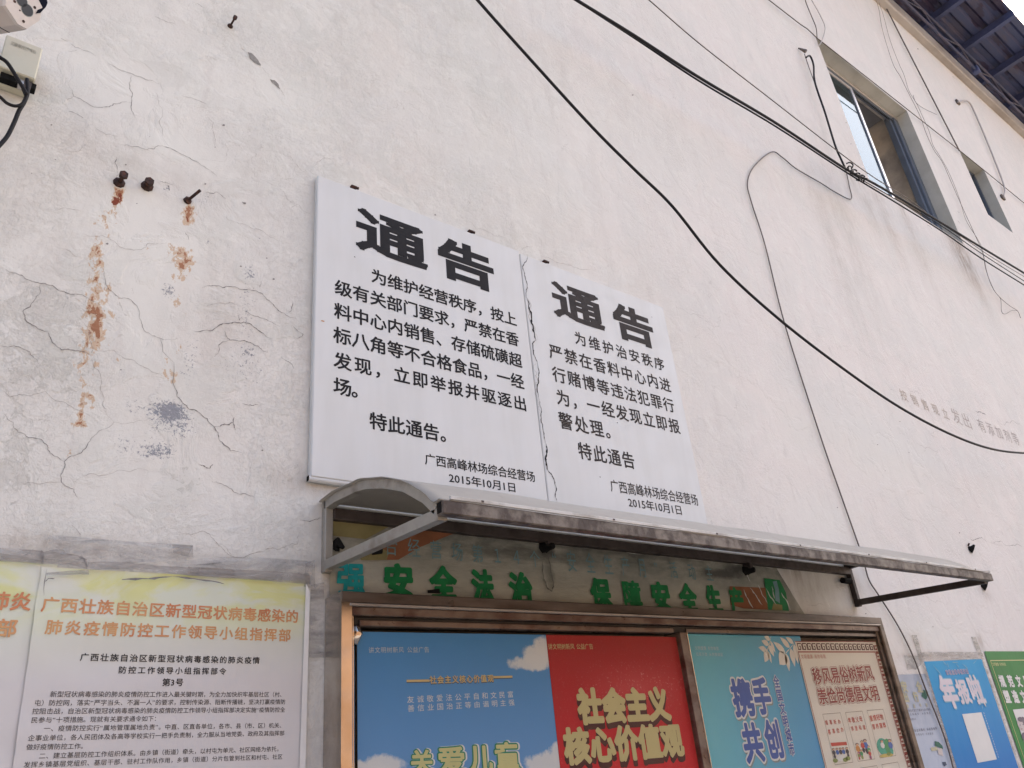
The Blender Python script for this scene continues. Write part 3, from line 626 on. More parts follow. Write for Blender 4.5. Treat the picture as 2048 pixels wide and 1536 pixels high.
# torn seam
tp = [(152, 80), (150, 120), (130, 160), (140, 200), (155, 270), (155, 340), (165, 390), (178, 470), (190, 520), (205, 570), (185, 590), (190, 640), (215, 715), (220, 770), (212, 830), (220, 900), (235, 960),
      (232, 1000), (250, 1100), (262, 1160), (262, 1230), (270, 1310), (290, 1330), (310, 1370), (315, 1440), (325, 1490)]
q = [WP('s', x, y, .0305) for x, y in tp]
for a, b, w in ((0, 5, .0035), (5, 9, .010), (9, 12, .005), (12, 15, .0055), (15, 19, .004), (19, 21, .009), (21, 25, .0045)):
    V, F = ribbon([(p.x, p.z) for p in q[a:b + 1]], w, .22, 3, -.0312)
    mesh_obj('split', V, F, M['ink'], nb2)
V, F = ribbon([(p.x + .006, p.z) for p in q[4:10]], .002, .4, 3, -.0312); mesh_obj('split', V, F, M['crack_light'], nb2)
V, F = ribbon([(p.x - .010, p.z + .01) for p in q[12:18]], .002, .6, 3, -.0312); mesh_obj('split', V, F, M['crack_light'], nb2)
M['speckrust'] = flat('rust_spot', (0.45, 0.24, 0.11), .9, .1)
def spot(parent, x, z, rx, rz, y, mat, name='spot'):
    v = []
    for k in range(9):
        a = k / 9 * 2 * math.pi; r = random.uniform(.6, 1.1); v.append((x + rx * r * math.cos(a), y, z + rz * r * math.sin(a)))
    return mesh_obj(name, v, [tuple(range(9))], mat, parent)
c = WP('b', 96, 657, .03); spot(nb1, c.x, c.z, .009, .004, -.0308, M['speckrust'], 'rust_spot')
c = WP('b', 230, 387, .03); spot(nb1, c.x, c.z, .0035, .003, -.0308, M['ink_faded'], 'dirt_spot')
for x, y in ((1335, 1085), (1262, 1313), (1480, 640)):
    c = WP('b', x, y, .03); spot(nb2, c.x, c.z, .004, .003, -.0308, M['ink_faded'], 'dirt_spot')
# ================================================================== bolts
def bolt(x, y, L, r, label, head=True, tilt=(0, 0), cat='bolt', group=None, z=''):
    c = WP(z, x, y); t = empty('rusty_bolt', (c.x, 0, c.z), label, cat, group)
    tip = Vector((c.x + tilt[0], -L, c.z + tilt[1]))
    MB().tube([(c.x, .003, c.z), (c.x + tilt[0] * .1, -.006, c.z + tilt[1] * .1), (c.x + tilt[0] * .15, -.010, c.z)], [r * 1.7, r * 1.6, r * .9], 9).build('washer', M['rust'], t)
    MB().tube([(c.x, 0, c.z), tip], r * .62, 8).build('shank', M['rust'], t)
    if head: MB().tube([tip - Vector((0, -.008, 0)), tip - Vector((0, .006, 0))], r * 1.25, 6).build('nut', M['rust'], t)
    return t
bolt(238, 366, .045, .012, 'leftmost of three rusty bolts, long with hexagonal nut, above the longer rust streak', tilt=(.004, .004), group='rusty bolts high on the left wall')
bolt(294, 373, .030, .013, 'middle of three rusty bolts, short with a thick nut and no rust streak below', group='rusty bolts high on the left wall')
bolt(374, 402, .055, .009, 'rightmost of three rusty bolts, thin and bare, pointing up right above an orange rust flake', head=False, tilt=(.028, .022), group='rusty bolts high on the left wall')
bolt(460, 53, .05, .007, 'small lone black bolt near the top of the wall left of the black cable', tilt=(.004, .006))
for x, y, l in ((709, 374, 'black fixing screw on the top edge of the left board near its left corner'), (943, 463, 'black fixing screw on the top edge of the left board near its right corner'),
                (1092, 523, 'black fixing screw on the top edge of the right notice board near its left corner')):
    c = W(x, y, .015); t = empty('fixing_screw', (c.x, -.015, c.z), l, 'screw', 'screws along the top of the boards')
    MB().box(c.x - .016, c.x + .012, -.02, 0, c.z - .004, c.z + .007, .003).build('shank', M['rust'], t)
    MB().tube([(c.x + .010, -.012, c.z + .001), (c.x + .019, -.018, c.z - .002)], .006, 7).build('head', M['rust'], t)
for z, x, y, s, l in (('m', 1590, 238, .030, 'black torn anchor hole stub on the wall above the right end of the awning'), ('m', 1697, 550, .032, 'black hooked nail stub just below the right tip of the awning')):
    c = WP(z, x, y); t = empty('anchor_stub', (c.x, 0, c.z), l, 'wall anchor')
    MB().tube([(c.x, .004, c.z - .01), (c.x + .004, -.02, c.z), (c.x + .02, -.032, c.z + .018)], [s, s * .55, s * .25], 7).build('plug', M['darkhole'], t)
    MB().tube([(c.x - .01, -.004, c.z + .02), (c.x - .03, -.02, c.z + .028)], .006, 6).build('stub', M['rust'], t)

# ================================================================== awning
AX0, AX1 = 1.095, 4.40
aw = empty('awning', (AX0, 0, 2.15), 'long curved grey sheet awning on steel tube frame projecting over the display case', 'awning')
T = .030
def side(x):
    MB().box(x, x + T, -.032, -.002, 2.165, 2.412, .003).build('wall_post', M['galv'] if x < 2 else M['darktube'], aw)
    arc = [(-.02, 2.410), (-.10, 2.412), (-.178, 2.405), (-.26, 2.398), (-.334, 2.384), (-.444, 2.350), (-.56, 2.302), (-.665, 2.236), (-.722, 2.186)]
    V = []; F = []
    for i, (yy, zz) in enumerate(arc):
        a = arc[max(i - 1, 0)]; b = arc[min(i + 1, len(arc) - 1)]
        dy, dz = b[0] - a[0], b[1] - a[1]; L = math.hypot(dy, dz); ny, nz_ = dz / L, -dy / L     # normal pointing down/out
        ny, nz_ = -ny, -nz_
        if nz_ > 0: ny, nz_ = -ny, -nz_
        V += [(x, yy, zz), (x + T, yy, zz), (x + T, yy + ny * T, zz + nz_ * T), (x, yy + ny * T, zz + nz_ * T)]
        if i:
            k = 4 * (i - 1)
            F += [(k + j, k + (j + 1) % 4, k + 4 + (j + 1) % 4, k + 4 + j) for j in range(4)]
    F += [(0, 1, 2, 3)[::-1], tuple(4 * (len(arc) - 1) + j for j in range(4))]
    mesh_obj('arched_rib', V, F, M['galv'] if x < 2 else M['darktube'], aw)
    MB().bar((x + T / 2, -.028, 2.188), (x + T / 2, -.722, 2.158), T, T * 1.05, Vector((0, 0, 1))).build('brace_arm', M['galv'] if x < 2 else M['darktube'], aw)
    return arc
arc = side(AX0); side(AX1 - T)
MB().box(AX0 - .004, AX1 + .004, -.755, -.722, 2.150, 2.188, .003).build('front_rail', M['lip'], aw)
MB().box(AX0 - .006, AX0 - .0042, -.748, -.729, 2.155, 2.183).build('rail_opening', M['darkhole'], aw)
MB().box(AX0 + T, AX1 - T, -.036, -.003, 2.345, 2.385, .003).build('back_rail', M['darktube'], aw)
# sheet
def sheetmat():
    mt, nt, b = new_mat('dusty_translucent_awning_sheet'); co = geo(nt)
    n1 = nz(nt, co, 1.4, 6, .6, (.6, 1, 1)); n2 = nz(nt, co, 14, 5, .6, (1, 1, .5))
    c = mixc(nt, ramp(nt, n1, .4, .7), (0.345, 0.33, 0.30), (0.26, 0.245, 0.22)); c = mixc(nt, ramp(nt, n2, .55, .7, 0, .35), c, (0.22, 0.20, 0.18))
    nt.links.new(c, b.inputs['Base Color']); b.inputs['Roughness'].default_value = .6; b.inputs['Specular IOR Level'].default_value = .2
    return mt
M['sheet'] = sheetmat()
V = []; F = []; ns = 60; prof2 = [(-.004, 2.410)] + [(y, z + .004) for y, z in arc] + [(-.7505, 2.189)]
pts = [Vector((0, y, z)) for y, z in prof2]; sp = spline(pts, 3); npf = len(sp)
for j in range(ns + 1):
    x = AX0 - .012 + (AX1 - AX0 + .024) * j / ns
    for i, p in enumerate(sp):
        wob = .0035 * noise.noise(Vector((x * 3, i * .4, 0))) * (1 + (2 if i > npf - 5 else 0)) * (1 if 3 < i else 0)
        V.append((x, p.y - wob, p.z + wob))
for j in range(ns):
    for i in range(npf - 1):
        F.append((j * npf + i, (j + 1) * npf + i, (j + 1) * npf + i + 1, j * npf + i + 1))
sh = mesh_obj('roof_sheet', V, F, M['sheet'], aw, True)
so = sh.modifiers.new('s', 'SOLIDIFY'); so.thickness = .003; so.offset = 1
M['edge'] = weathered('white_edge_strip', (0.50, 0.495, 0.48), (0.30, 0.28, 0.255), .6, 0, 9, .45, .66)
MB().box(AX0 + .02, AX1 - .01, -.7585, -.7505, 2.1905, 2.2005, .001).build('edge_strip', M['edge'], aw)
for k in range(7):
    x = AX0 + .12 + k * .50; MB().box(x, x + .008, -.7605, -.7588, 2.193, 2.198).build('rivet', M['darktube'], aw)
M['dust'] = flat('dark_dirt_under_sheet', (0.03, .028, .026), .9, .05)
for px_, py_, l in ((1094, 1085, 0), (1497, 1134, 0)):
    c = W(px_, py_, .03)
    MB().box(c.x - .012, c.x + .012, -.05, -.004, c.z - .01, 2.345, .002).build('hanger', M['darktube'], aw)
    MB().tube([(c.x, -.002, c.z - .014), (c.x + .004, -.03, c.z - .014), (c.x + .012, -.055, c.z - .02)], [.028, .020, .012], 7).build('hanger_bolt', M['darkhole'], aw)
c = WP('m', 565, 510, .03); MB().tube([(c.x - .05, -.03, c.z), (c.x + .03, -.03, c.z)], .018, 8).build('hanger_bolt', M['darkhole'], aw)
c = WP('n', 300, 620, .01); MB().tube([(c.x, -.004, c.z - .018), (c.x + .006, -.02, c.z), (c.x + .022, -.03, c.z - .022)], [.022, .018, .006], 7).build('hanger_bolt', M['darkhole'], aw)

# ================================================================== banner under the awning
bn = empty('banner', (1.12, 0, 2.05), 'grimy old cloth banner with green and teal characters stuck to the wall under the awning', 'banner')
BX0, BX1, BZ0, BZ1 = 1.125, 3.80, 2.02, 2.345
def bannermat():
    mt, nt, b = new_mat('grimy_banner_cloth'); co = geo(nt)
    c = mixc(nt, ramp(nt, nz(nt, co, 5, 6, .6, (.5, 1, 1)), .4, .65), (0.36, 0.35, 0.295), (0.23, 0.23, 0.20))
    sx = N(nt, 'ShaderNodeSeparateXYZ'); nt.links.new(co, sx.inputs[0])
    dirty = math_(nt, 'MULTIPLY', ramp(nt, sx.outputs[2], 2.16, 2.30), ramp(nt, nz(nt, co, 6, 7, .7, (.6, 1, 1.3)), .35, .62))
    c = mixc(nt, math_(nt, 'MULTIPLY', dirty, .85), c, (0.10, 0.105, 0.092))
    for x_, y_, rx_, rz_, k_ in ((1420, 600, .24, .030, 1), (1530, 570, .12, .025, 1), (120, 470, .35, .035, .6), (300, 440, .05, .04, .9), (320, 600, .03, .07, .5), (1840, 700, .06, .2, .5), (900, 480, .5, .02, .5)):
        p_ = WP('o', x_, y_, .006); ax_ = math_(nt, 'DIVIDE', math_(nt, 'SUBTRACT', sx.outputs[0], p_.x), rx_); az_ = math_(nt, 'DIVIDE', math_(nt, 'SUBTRACT', sx.outputs[2], p_.z), rz_)
        e_ = math_(nt, 'ADD', math_(nt, 'MULTIPLY', ax_, ax_), math_(nt, 'MULTIPLY', az_, az_))
        m_ = ramp(nt, math_(nt, 'SUBTRACT', math_(nt, 'MULTIPLY', nz(nt, co, 14, 6, .7, (.7, 1, 1)), 2.4), e_), .2, 1.1, 0, .85 * k_)
        c = mixc(nt, m_, c, (0.045, 0.043, 0.038))
    nt.links.new(c, b.inputs['Base Color']); b.inputs['Roughness'].default_value = .75
    bump(nt, b, nz(nt, co, 9, 5, .6, (.5, 1, 2)), .8, .012)
    return mt
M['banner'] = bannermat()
def wavef(ax, az, amp, seed=0.0):
    return lambda x, z: amp * noise.noise(Vector((x * ax + seed, z * az, seed * 3.1)))
def sheet(name, x0, x1, z0, z1, d, mat, parent, surf=None, nx=40, nz_=24, edge=None):
    V = []; F = []
    for i in range(nx + 1):
        for j in range(nz_ + 1):
            x = x0 + (x1 - x0) * i / nx; z = z0 + (z1 - z0) * j / nz_
            if edge: x, z = edge(x, z, i / nx, j / nz_)
            V.append((x, -d - (surf(x, z) if surf else 0), z))
    for i in range(nx):
        for j in range(nz_):
            a = i * (nz_ + 1) + j; F.append((a, a + nz_ + 1, a + nz_ + 2, a + 1))
    return mesh_obj(name, V, F, mat, parent, True)
def quad(name, pts, mat, parent):
    return mesh_obj(name, pts, [tuple(range(len(pts)))], mat, parent)
bsurf = wavef(5, 18, .003)
def bedge(x, z, u, v): return x + (u ** 6) * (-.12 * v + .10 * (1 - v)) * 1.0, z + .006 * noise.noise(Vector((x * 9, 0, 0)))
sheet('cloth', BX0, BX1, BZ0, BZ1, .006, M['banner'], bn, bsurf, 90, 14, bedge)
M['tealp'] = flat('teal_print', (0.012, 0.27, 0.28), .7, .2, .3, 25)
M['greenp'] = flat('green_print', (0.010, 0.175, 0.055), .7, .2, .3, 25)
M['orangep'] = flat('faded_orange_print', (0.25, 0.105, 0.055), .8, .1, .3, 10)
M['yellowp'] = flat('faded_yellow_print', (0.24, 0.21, 0.10), .8, .1, .35, 10)
M['cyanline'] = flat('faded_cyan_print', (0.16, 0.27, 0.29), .8, .1, .3, 20)
def decal(name, z, pts, d, mat, parent): return quad(name, [WP(z, x, y, d) for x, y in pts], mat, parent)
decal('printed_band', 'n', [(270, 375), (850, 435), (560, 590), (280, 560)], .0105, M['yellowp'], bn)
decal('printed_band', 'n', [(870, 560), (1130, 470), (1365, 490), (1365, 520), (1020, 660), (840, 765), (560, 770), (620, 700)], .0108, M['orangep'], bn)
decal('printed_band', 'n', [(500, 700), (640, 640), (760, 700), (740, 765), (520, 770)], .0112, M['yellowp'], bn)
decal('printed_band', 'o', [(1470, 680), (1700, 690), (1715, 830), (1560, 822), (1478, 800)], .0105, M['orangep'], bn)
decal('printed_band', 'o', [(1690, 628), (1790, 640), (1830, 720), (1850, 838), (1716, 830)], .0112, M['greenp'], bn)
decal('printed_band', 'o', [(1745, 650), (1770, 645), (1785, 700), (1792, 790), (1762, 770), (1760, 700)], .0118, M['cyanline'], bn)
decal('printed_band', 'o', [(1750, 790), (1805, 800), (1808, 834), (1740, 830)], .0118, M['yellowp'], bn)
M['plasticfold'] = flat('glossy_plastic_fold', (0.55, 0.56, 0.53), .2, .6, .3, 30)
for a, b in (((1580, 600), (1600, 650)), ((1600, 690), (1680, 800)), ((1650, 670), (1712, 790)), ((1700, 690), (1770, 800)), ((1800, 720), (1860, 830)), ((1560, 700), (1620, 820)), ((1740, 680), (1755, 760))):
    p0 = WP('o', *a, .012); p1 = WP('o', *b, .012); V, F = ribbon([(p0.x, p0.z), (p1.x, p1.z)], .008, .2, 3, -.0125); mesh_obj('fold', V, F, M['plasticfold'], bn)
def big(ch, z, x0, y0, x1, y1, mat, off=.05, d=.0105):
    a = WP(z, x0, y1, d); b = WP(z, x1, y1, d); c = WP(z, x0, y0, d)
    V, F = text_mesh(ch, a, b, c.z - a.z, d + .0008, off, None, 4, squash=(b.x - a.x) / .92)
    return mesh_obj('printed_character', V, F, mat, bn)
GH = 1.0
for ch, z, x0, y0, x1, y1, mt_ in (('强', 'n', 318, 790, 550, 1060, 'tealp'), ('安', 'n', 725, 808, 962, 1085, 'greenp'), ('全', 'n', 1125, 830, 1333, 1105, 'greenp'),
                              ('法', 'd', 962, 585, 1075, 760, 'greenp'), ('治', 'd', 1172, 600, 1290, 775, 'greenp'), ('保', 'o', 600, 635, 715, 815, 'greenp'), ('障', 'o', 803, 648, 915, 825, 'greenp'),
                              ('安', 'o', 990, 660, 1100, 835, 'greenp'), ('全', 'o', 1172, 672, 1270, 845, 'greenp'), ('生', 'o', 1343, 682, 1430, 850, 'greenp'), ('产', 'o', 1493, 694, 1575, 858, 'greenp')):
    big(ch, z, x0, y0, x1, y1, M[mt_], .034 if ch in '强障' else .056)
lettering('合经营场第14个', (735, 745), (1360, 560 + 0), (735, 600), .011, M['cyanline'], bn, .0, 'n') if False else None
a = W(775, 1118, .011); b = W(1075, 1130, .011)
for s, p0, p1, tp_ in (('合经营场第１４个', ('d', 470, 505), ('d', 1330, 560), ('d', 470, 400)), ('“安全生产月”', ('o', 345, 590), ('o', 1020, 620), ('o', 345, 455)), ('活动主', ('o', 1095, 625), ('o', 1370, 650), ('o', 1095, 520))):
    a = WP(*p0, .011); b = WP(*p1, .011); c = WP(*tp_, .011); zb = (a.z + b.z) / 2
    V, F = text_mesh(s, (a.x, 0, zb), (b.x, 0, zb), c.z - a.z, .0116, -.006 if s[0] != '活' else 0, None, 2, squash=.055)
    mesh_obj('printed_text', V, F, M['cyanline'], bn)
M['soot'] = flat('black_mould', (0.05, 0.048, 0.042), .95, .05, .5, 50)
M['soot2'] = flat('grey_mould', (0.17, 0.17, 0.155), .95, .05, .4, 40)
pts = [(285, 450), (310, 500), (325, 590), (342, 680), (330, 712), (300, 690), (278, 630), (272, 540)]
cc = [WP('o', *p, .011) for p in pts]; V, F = ribbon([(p.x, p.z) for p in cc + cc[:1]], .006, .15, 3, -.0117); mesh_obj('water_stain', V, F, M['soot2'], bn)
c = WP('n', 655, 692, .011); MB().tube([(c.x - .02, -.012, c.z), (c.x + .016, -.02, c.z)], [.016, .010], 8).build('torn_hole', M['darkhole'], bn)
decal('tape_scrap', 'n', [(1088, 1025), (1190, 1012), (1195, 1052), (1090, 1050)], .013, M['darkhole'], bn)

# ================================================================== display case
CX0, CX1, CZ0, CZ1, CD = 1.112, 4.395, .86, 2.084, .122
case = empty('display_case', (CX0, 0, CZ0), 'shallow wall mounted stainless steel display case holding four posters under the awning', 'display case')
def member(prof, path, name, mat, parent):
    """prof: (inward, depth) profile swept along a mitred corner path of (x, z, inx, inz)"""
    V = []; F = []; n = len(prof)
    for (x, z, ix, iz) in path:
        for (w, d) in prof: V.append((x + ix * w, -d, z + iz * w))
    for k in range(len(path) - 1):
        for j in range(n - 1): F.append((k * n + j, (k + 1) * n + j, (k + 1) * n + j + 1, k * n + j + 1))
    return mesh_obj(name, V, F, mat, parent)
side_prof = [(0, .002), (0, CD), (.036, CD), (.041, CD - .006), (.041, CD - .018), (.050, CD - .018), (.056, CD - .024), (.056, .012)]
top_prof = [(0, .002), (0, CD), (.024, CD + .004), (.030, CD + .002), (.036, CD - .008), (.058, CD - .010), (.060, CD - .02), (.068, CD - .022), (.068, CD - .030), (.092, CD - .030), (.094, CD - .040), (.110, CD - .040), (.112, .012)]
def resamp(p, n):
    return p
ML = W(1359, 1262, .105).x; MR = W(1373, 1266, .105).x
M['caseback'] = flat('dark_case_backboard', (0.045, 0.04, 0.036), .8, .2)
M['bead'] = weathered('bead_lit_tone', (0.33, 0.30, 0.275), (0.16, 0.135, 0.12), .45, .4, 9, .5, .7, (.6, 1, 1), .1, 40)  # lighter colour paints in the light caught by this thin stripe
M['steel_brown'] = weathered('brown_toned_steel', (0.15, 0.115, 0.095), (0.075, 0.04, 0.032), .4, .4, 8, .45, .62, (.8, 1, 1.5), .1, 50)  # dark brown tone for the inner band, door rail and mullion
corners = [(CX0, CZ1), (CX1, CZ1)]
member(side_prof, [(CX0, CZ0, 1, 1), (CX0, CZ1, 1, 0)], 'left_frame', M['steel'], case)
member(side_prof, [(CX1, CZ1, -1, 0), (CX1, CZ0, -1, 1)], 'right_frame', M['steel_refl_dark'], case)
# top member: stepped bands, one part each
for nm, x0_, x1_, d0, d1, za, zb_, mt_ in (('top_band', CX0 + .0006, CX1 - .0006, .002, CD + .0006, 2.084 + .0006, 2.049, 'steel_refl_dark'), ('top_bead', CX0 + .028, CX1 - .028, .002, CD + .004, 2.0485, 2.0395, 'bead'),
                               ('top_band', CX0 + .042, CX1 - .042, .002, CD - .008, 2.039, 2.0125, 'steel_brown'), ('top_track', CX0 + .05, CX1 - .05, .002, CD - .032, 2.012, 1.985, 'caseback'),
                               ('door_rail', ML - 1.515, ML - .03, .06, CD - .022, 2.002, 1.982, 'steel_brown'), ('door_rail', MR + .01, CX1 - .06, .06, CD - .022, 2.002, 1.984, 'steel_refl_dark')):
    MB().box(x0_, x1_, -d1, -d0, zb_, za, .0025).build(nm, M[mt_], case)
member(side_prof, [(CX0, CZ0, 1, 1), (CX1, CZ0, -1, 1)], 'bottom_frame', M['steel'], case)
MB().box(ML, MR, -.1055, -.012, CZ0 + .05, CZ1 - .0995, .002).build('mullion', M['steel_brown'], case)
MB().box(MR - .0015, MR + .0015, -.1085, -.1056, CZ0 + .05, CZ1 - .0995).build('mullion_edge', M['steel'], case)
MB().box(CX0 + .03, CX1 - .03, -.014, -.003, CZ0 + .03, CZ1 - .03).build('backboard', M['caseback'], case)
MB().tube([(CX0 + .058, -.088, CZ1 - .155), (CX0 + .075, -.088, CZ1 - .122), (CX0 + .062, -.088, CZ1 - .10)], .014, 10).build('corner_guard', M['steel'], case, True)

# ---------------- posters in the case
PD = .078
def polymat(name, fn, rough=.45, spec=.15, wrinkle=.25):
    mt, nt, b = new_mat(name); co = geo(nt); sx = N(nt, 'ShaderNodeSeparateXYZ'); nt.links.new(co, sx.inputs[0])
    nt.links.new(fn(nt, co, sx.outputs[0], sx.outputs[2]), b.inputs['Base Color']); b.inputs['Roughness'].default_value = rough; b.inputs['Specular IOR Level'].default_value = spec
    if wrinkle: bump(nt, b, nz(nt, co, 5, 3, .5, (1, 1, .6)), wrinkle, .02)
    return mt
def cloud(nt, co, X, Z, c, blobs, col=(0.60, 0.62, 0.63)):
    n = nz(nt, co, 22, 6, .62)
    for bx, bz, rx, rz in blobs:
        ax_ = math_(nt, 'DIVIDE', math_(nt, 'SUBTRACT', X, bx), rx); az_ = math_(nt, 'DIVIDE', math_(nt, 'SUBTRACT', Z, bz), rz)
        e = math_(nt, 'ADD', math_(nt, 'MULTIPLY', ax_, ax_), math_(nt, 'MULTIPLY', az_, az_))
        v = math_(nt, 'SUBTRACT', math_(nt, 'ADD', 1.0, math_(nt, 'MULTIPLY', math_(nt, 'SUBTRACT', n, .5), 2.2)), e)
        c = mixc(nt, ramp(nt, v, 0, .55, 0, .95), c, col)
    return c
px = lambda z, x, y, d=PD: WP(z, x, y, d)
PX0 = px('g', 200, 232).x; PX1 = px('g', 1216, 235).x; PX2 = px('j', 1480, 90).x + .004; PX3 = px('i', 70, 88, .08).x; PX4 = px('k', 50, 80).x; PX5 = px('k', 1012, 85).x
PTOP = px('g', 700, 233).z
def cl_(z, x, y, rx, rz): p = px(z, x, y); return (p.x, p.z, rx, rz)
def bluefn(nt, co, X, Z):
    c = mixc(nt, ramp(nt, Z, 1.45, 2.0), (0.14, 0.30, 0.56), (0.050, 0.22, 0.48))
    return cloud(nt, co, X, Z, c, [cl_('g', 1190, 360, .10, .045), cl_('g', 1150, 390, .12, .030), cl_('g', 1200, 310, .05, .05), cl_('g', 340, 945, .09, .035), cl_('g', 240, 965, .09, .025), cl_('g', 1240, 930, .13, .04), cl_('g', 1290, 880, .05, .04)])
M['p_blue'] = polymat('blue_sky_poster_print', bluefn)
def redfn(nt, co, X, Z):
    n = nz(nt, co, 120, 3, .7)
    p1 = px('j', 950, 680); e1 = math_(nt, 'SUBTRACT', 1, math_(nt, 'MULTIPLY', math_(nt, 'ABSOLUTE', math_(nt, 'SUBTRACT', Z, p1.z)), 9)); x1 = math_(nt, 'SUBTRACT', 1, math_(nt, 'MULTIPLY', math_(nt, 'ABSOLUTE', math_(nt, 'SUBTRACT', X, p1.x + .05)), 3.0))
    g = math_(nt, 'MULTIPLY', ramp(nt, e1, 0, 1), ramp(nt, x1, 0, 1))
    c = mixc(nt, ramp(nt, Z, 1.5, 1.95), (0.52, 0.020, 0.030), (0.30, 0.012, 0.016))
    c = mixc(nt, math_(nt, 'MULTIPLY', g, .35), c, (0.65, 0.12, 0.13))
    return mixc(nt, math_(nt, 'MULTIPLY', ramp(nt, n, .60, .75), ramp(nt, g, 0, .5, .12, 1)), c, (0.70, 0.30, 0.28))
M['p_red'] = polymat('red_poster_print', redfn)
def tealfn(nt, co, X, Z):
    f = ramp(nt, math_(nt, 'ADD', X, math_(nt, 'MULTIPLY', nz(nt, co, 1.5, 2), .3)), PX3 + .25, PX4 + .12)
    c = mixc(nt, f, (0.15, 0.44, 0.52), (0.065, 0.28, 0.52))
    return mixc(nt, ramp(nt, Z, 1.5, 2.0, 0, .5), c, (0.065, 0.31, 0.42))
M['p_teal'] = polymat('teal_gradient_poster_print', tealfn)
M['p_cream'] = polymat('cream_poster_print', lambda nt, co, X, Z: mixc(nt, ramp(nt, nz(nt, co, 3, 3), .4, .7), (0.62, 0.585, 0.52), (0.585, 0.55, 0.48)))
def poster(name, x0, x1, ztop, zbot, d, mat, label, surf=None, th=.0015, group=None, nx=16, nz_=20):
    t = empty(name, (x0, -d, zbot), label, 'poster', group)
    s = sheet('paper', x0, x1, zbot, ztop, d, mat, t, surf, nx, nz_)
    return t
zb0 = CZ0 + .06
p1 = poster('poster', PX0, PX1, PTOP, zb0, PD, M['p_blue'], 'blue sky poster with white clouds and green edged yellow title inside the case', group='posters inside the display case')
p2 = poster('poster', PX1 + .001, ML, PTOP, zb0, PD + .0005, M['p_red'], 'red poster with two rows of big beige block characters inside the case', group='posters inside the display case')
p3 = poster('poster', PX3, PX4 + .06, px('i', 700, 110).z, zb0, PD, M['p_teal'], 'teal to blue gradient poster with white leaf sprigs and white edged blue characters', group='posters inside the display case')
p4 = poster('poster', PX4, PX5, px('k', 500, 78).z, zb0, PD + .003, M['p_cream'], 'cream poster with dark red Greek key border and small cartoon panels inside the case', group='posters inside the display case')
M['w'] = flat('white_print', (0.60, 0.62, 0.62), .45, .4, .05); M['pale'] = flat('pale_print', (0.42, 0.50, 0.56), .5, .3, .05)
M['gold'] = flat('gold_print', (0.56, 0.43, 0.20), .45, .3, .1); M['navy'] = flat('navy_outline_print', (0.03, 0.06, 0.12), .5, .3)
M['lime'] = flat('pale_yellow_print', (0.52, 0.51, 0.24), .45, .3, .08); M['grn'] = flat('emerald_outline_print', (0.022, 0.21, 0.13), .45, .3, .08)
M['beige'] = flat('beige_print', (0.49, 0.42, 0.20), .45, .3, .05); M['maroon'] = flat('maroon_shadow_print', (0.055, 0.008, 0.010), .5, .3)
M['royal'] = flat('royal_blue_print', (0.028, 0.085, 0.33), .45, .3, .05); M['shadowgrey'] = flat('grey_drop_shadow_print', (0.20, 0.24, 0.24), .5, .3)
M['dkred'] = flat('dark_red_print', (0.22, 0.018, 0.022), .5, .3, .1); M['redtxt'] = flat('red_print', (0.48, 0.06, 0.05), .5, .3, .1); M['pinkred'] = flat('pinkish_red_print', (0.42, 0.13, 0.10), .5, .3, .1)
L = lettering
# blue poster
L('讲文明树新风 公益广告', (262, 340), (588, 336), (262, 308), PD, M['pale'], p1, .004, 'g')
for off, mt_, lf, dzz in ((.05, 'navy', .0006, -.002), (.028, 'gold', .0012, 0)): L('社会主义核心价值观', (592, 505), (935, 495), (592, 464), PD, M[mt_], p1, off, 'g', lift=lf, dz=dzz)
def bar2(parent, z, a, b, w, mat, d, name='printed_rule'):
    p = px(z, *a, d); q_ = px(z, *b, d); s = w / 2
    return quad(name, [(p.x, -d, p.z - s), (q_.x, -d, q_.z - s), (q_.x, -d, q_.z + s), (p.x, -d, p.z + s)], mat, parent)
for a, b in (((467, 490), (590, 488)), ((935, 470), (1037, 467))):
    bar2(p1, 'g', (a[0], a[1] + 2), (b[0], b[1] + 2), .010, M['navy'], PD + .0006); bar2(p1, 'g', a, b, .007, M['gold'], PD + .0012)
L('友诚敬爱法公平自和文民富', (470, 610), (1042, 579), (470, 572), PD, M['w'], p1, .002, 'g', squash=.027)
L('善信业国治正等由谐明主强', (472, 657), (1048, 622), (472, 620), PD, M['w'], p1, .002, 'g', squash=.027)
for off, mt_, lf in ((.10, 'w', .0006), (.085, 'grn', .0010), (.035, 'lime', .0016)):
    for ch, xa, xb, yb, yt in (('关', 492, 606, 968, 866), ('爱', 640, 782, 968, 848), ('儿', 808, 928, 962, 838), ('童', 952, 1078, 962, 826)):
        a = px('g', xa + (7 if mt_ == 'w' else 0), yb + 20); b = px('g', xb + (7 if mt_ == 'w' else 0), yb + 14); c = px('g', xa, yt)
        V, F = text_mesh(ch, a, b, c.z - a.z, PD + lf, off, None, 3, squash=(b.x - a.x) / .92); mesh_obj('printed_character', V, F, M[mt_], p1)
# red poster
L('讲文明树新风 公益广告', (1230, 321), (1472, 319), (1230, 290), PD, M['beige'], p2, .004, 'g', lift=.0012)
for off, mt_, lf, dzz in ((.066, 'maroon', .0010, -.020), (.066, 'maroon', .0014, -.010), (.062, 'beige', .0020, 0)):
    for z, s, bl, br, tl in (('j', '社会主义', (435, 1055), (1400, 1008), (395, 695)), ('j', '核心价值观', (285, 1492), (1545, 1395), (262, 1118))):
        a = px(z, *bl); b = px(z, *br); c = px(z, *tl); n_ = len(s); wd = b.x - a.x
        V, F = text_mesh(s, (a.x, 0, a.z), (b.x, 0, b.z), c.z - a.z, PD + lf, off if n_ == 4 else off * .85, None, 2, squash=wd / (n_ - .05))
        V = [(v[0], v[1], v[2] + dzz) for v in V]; mesh_obj('printed_character', V, F, M[mt_], p2)
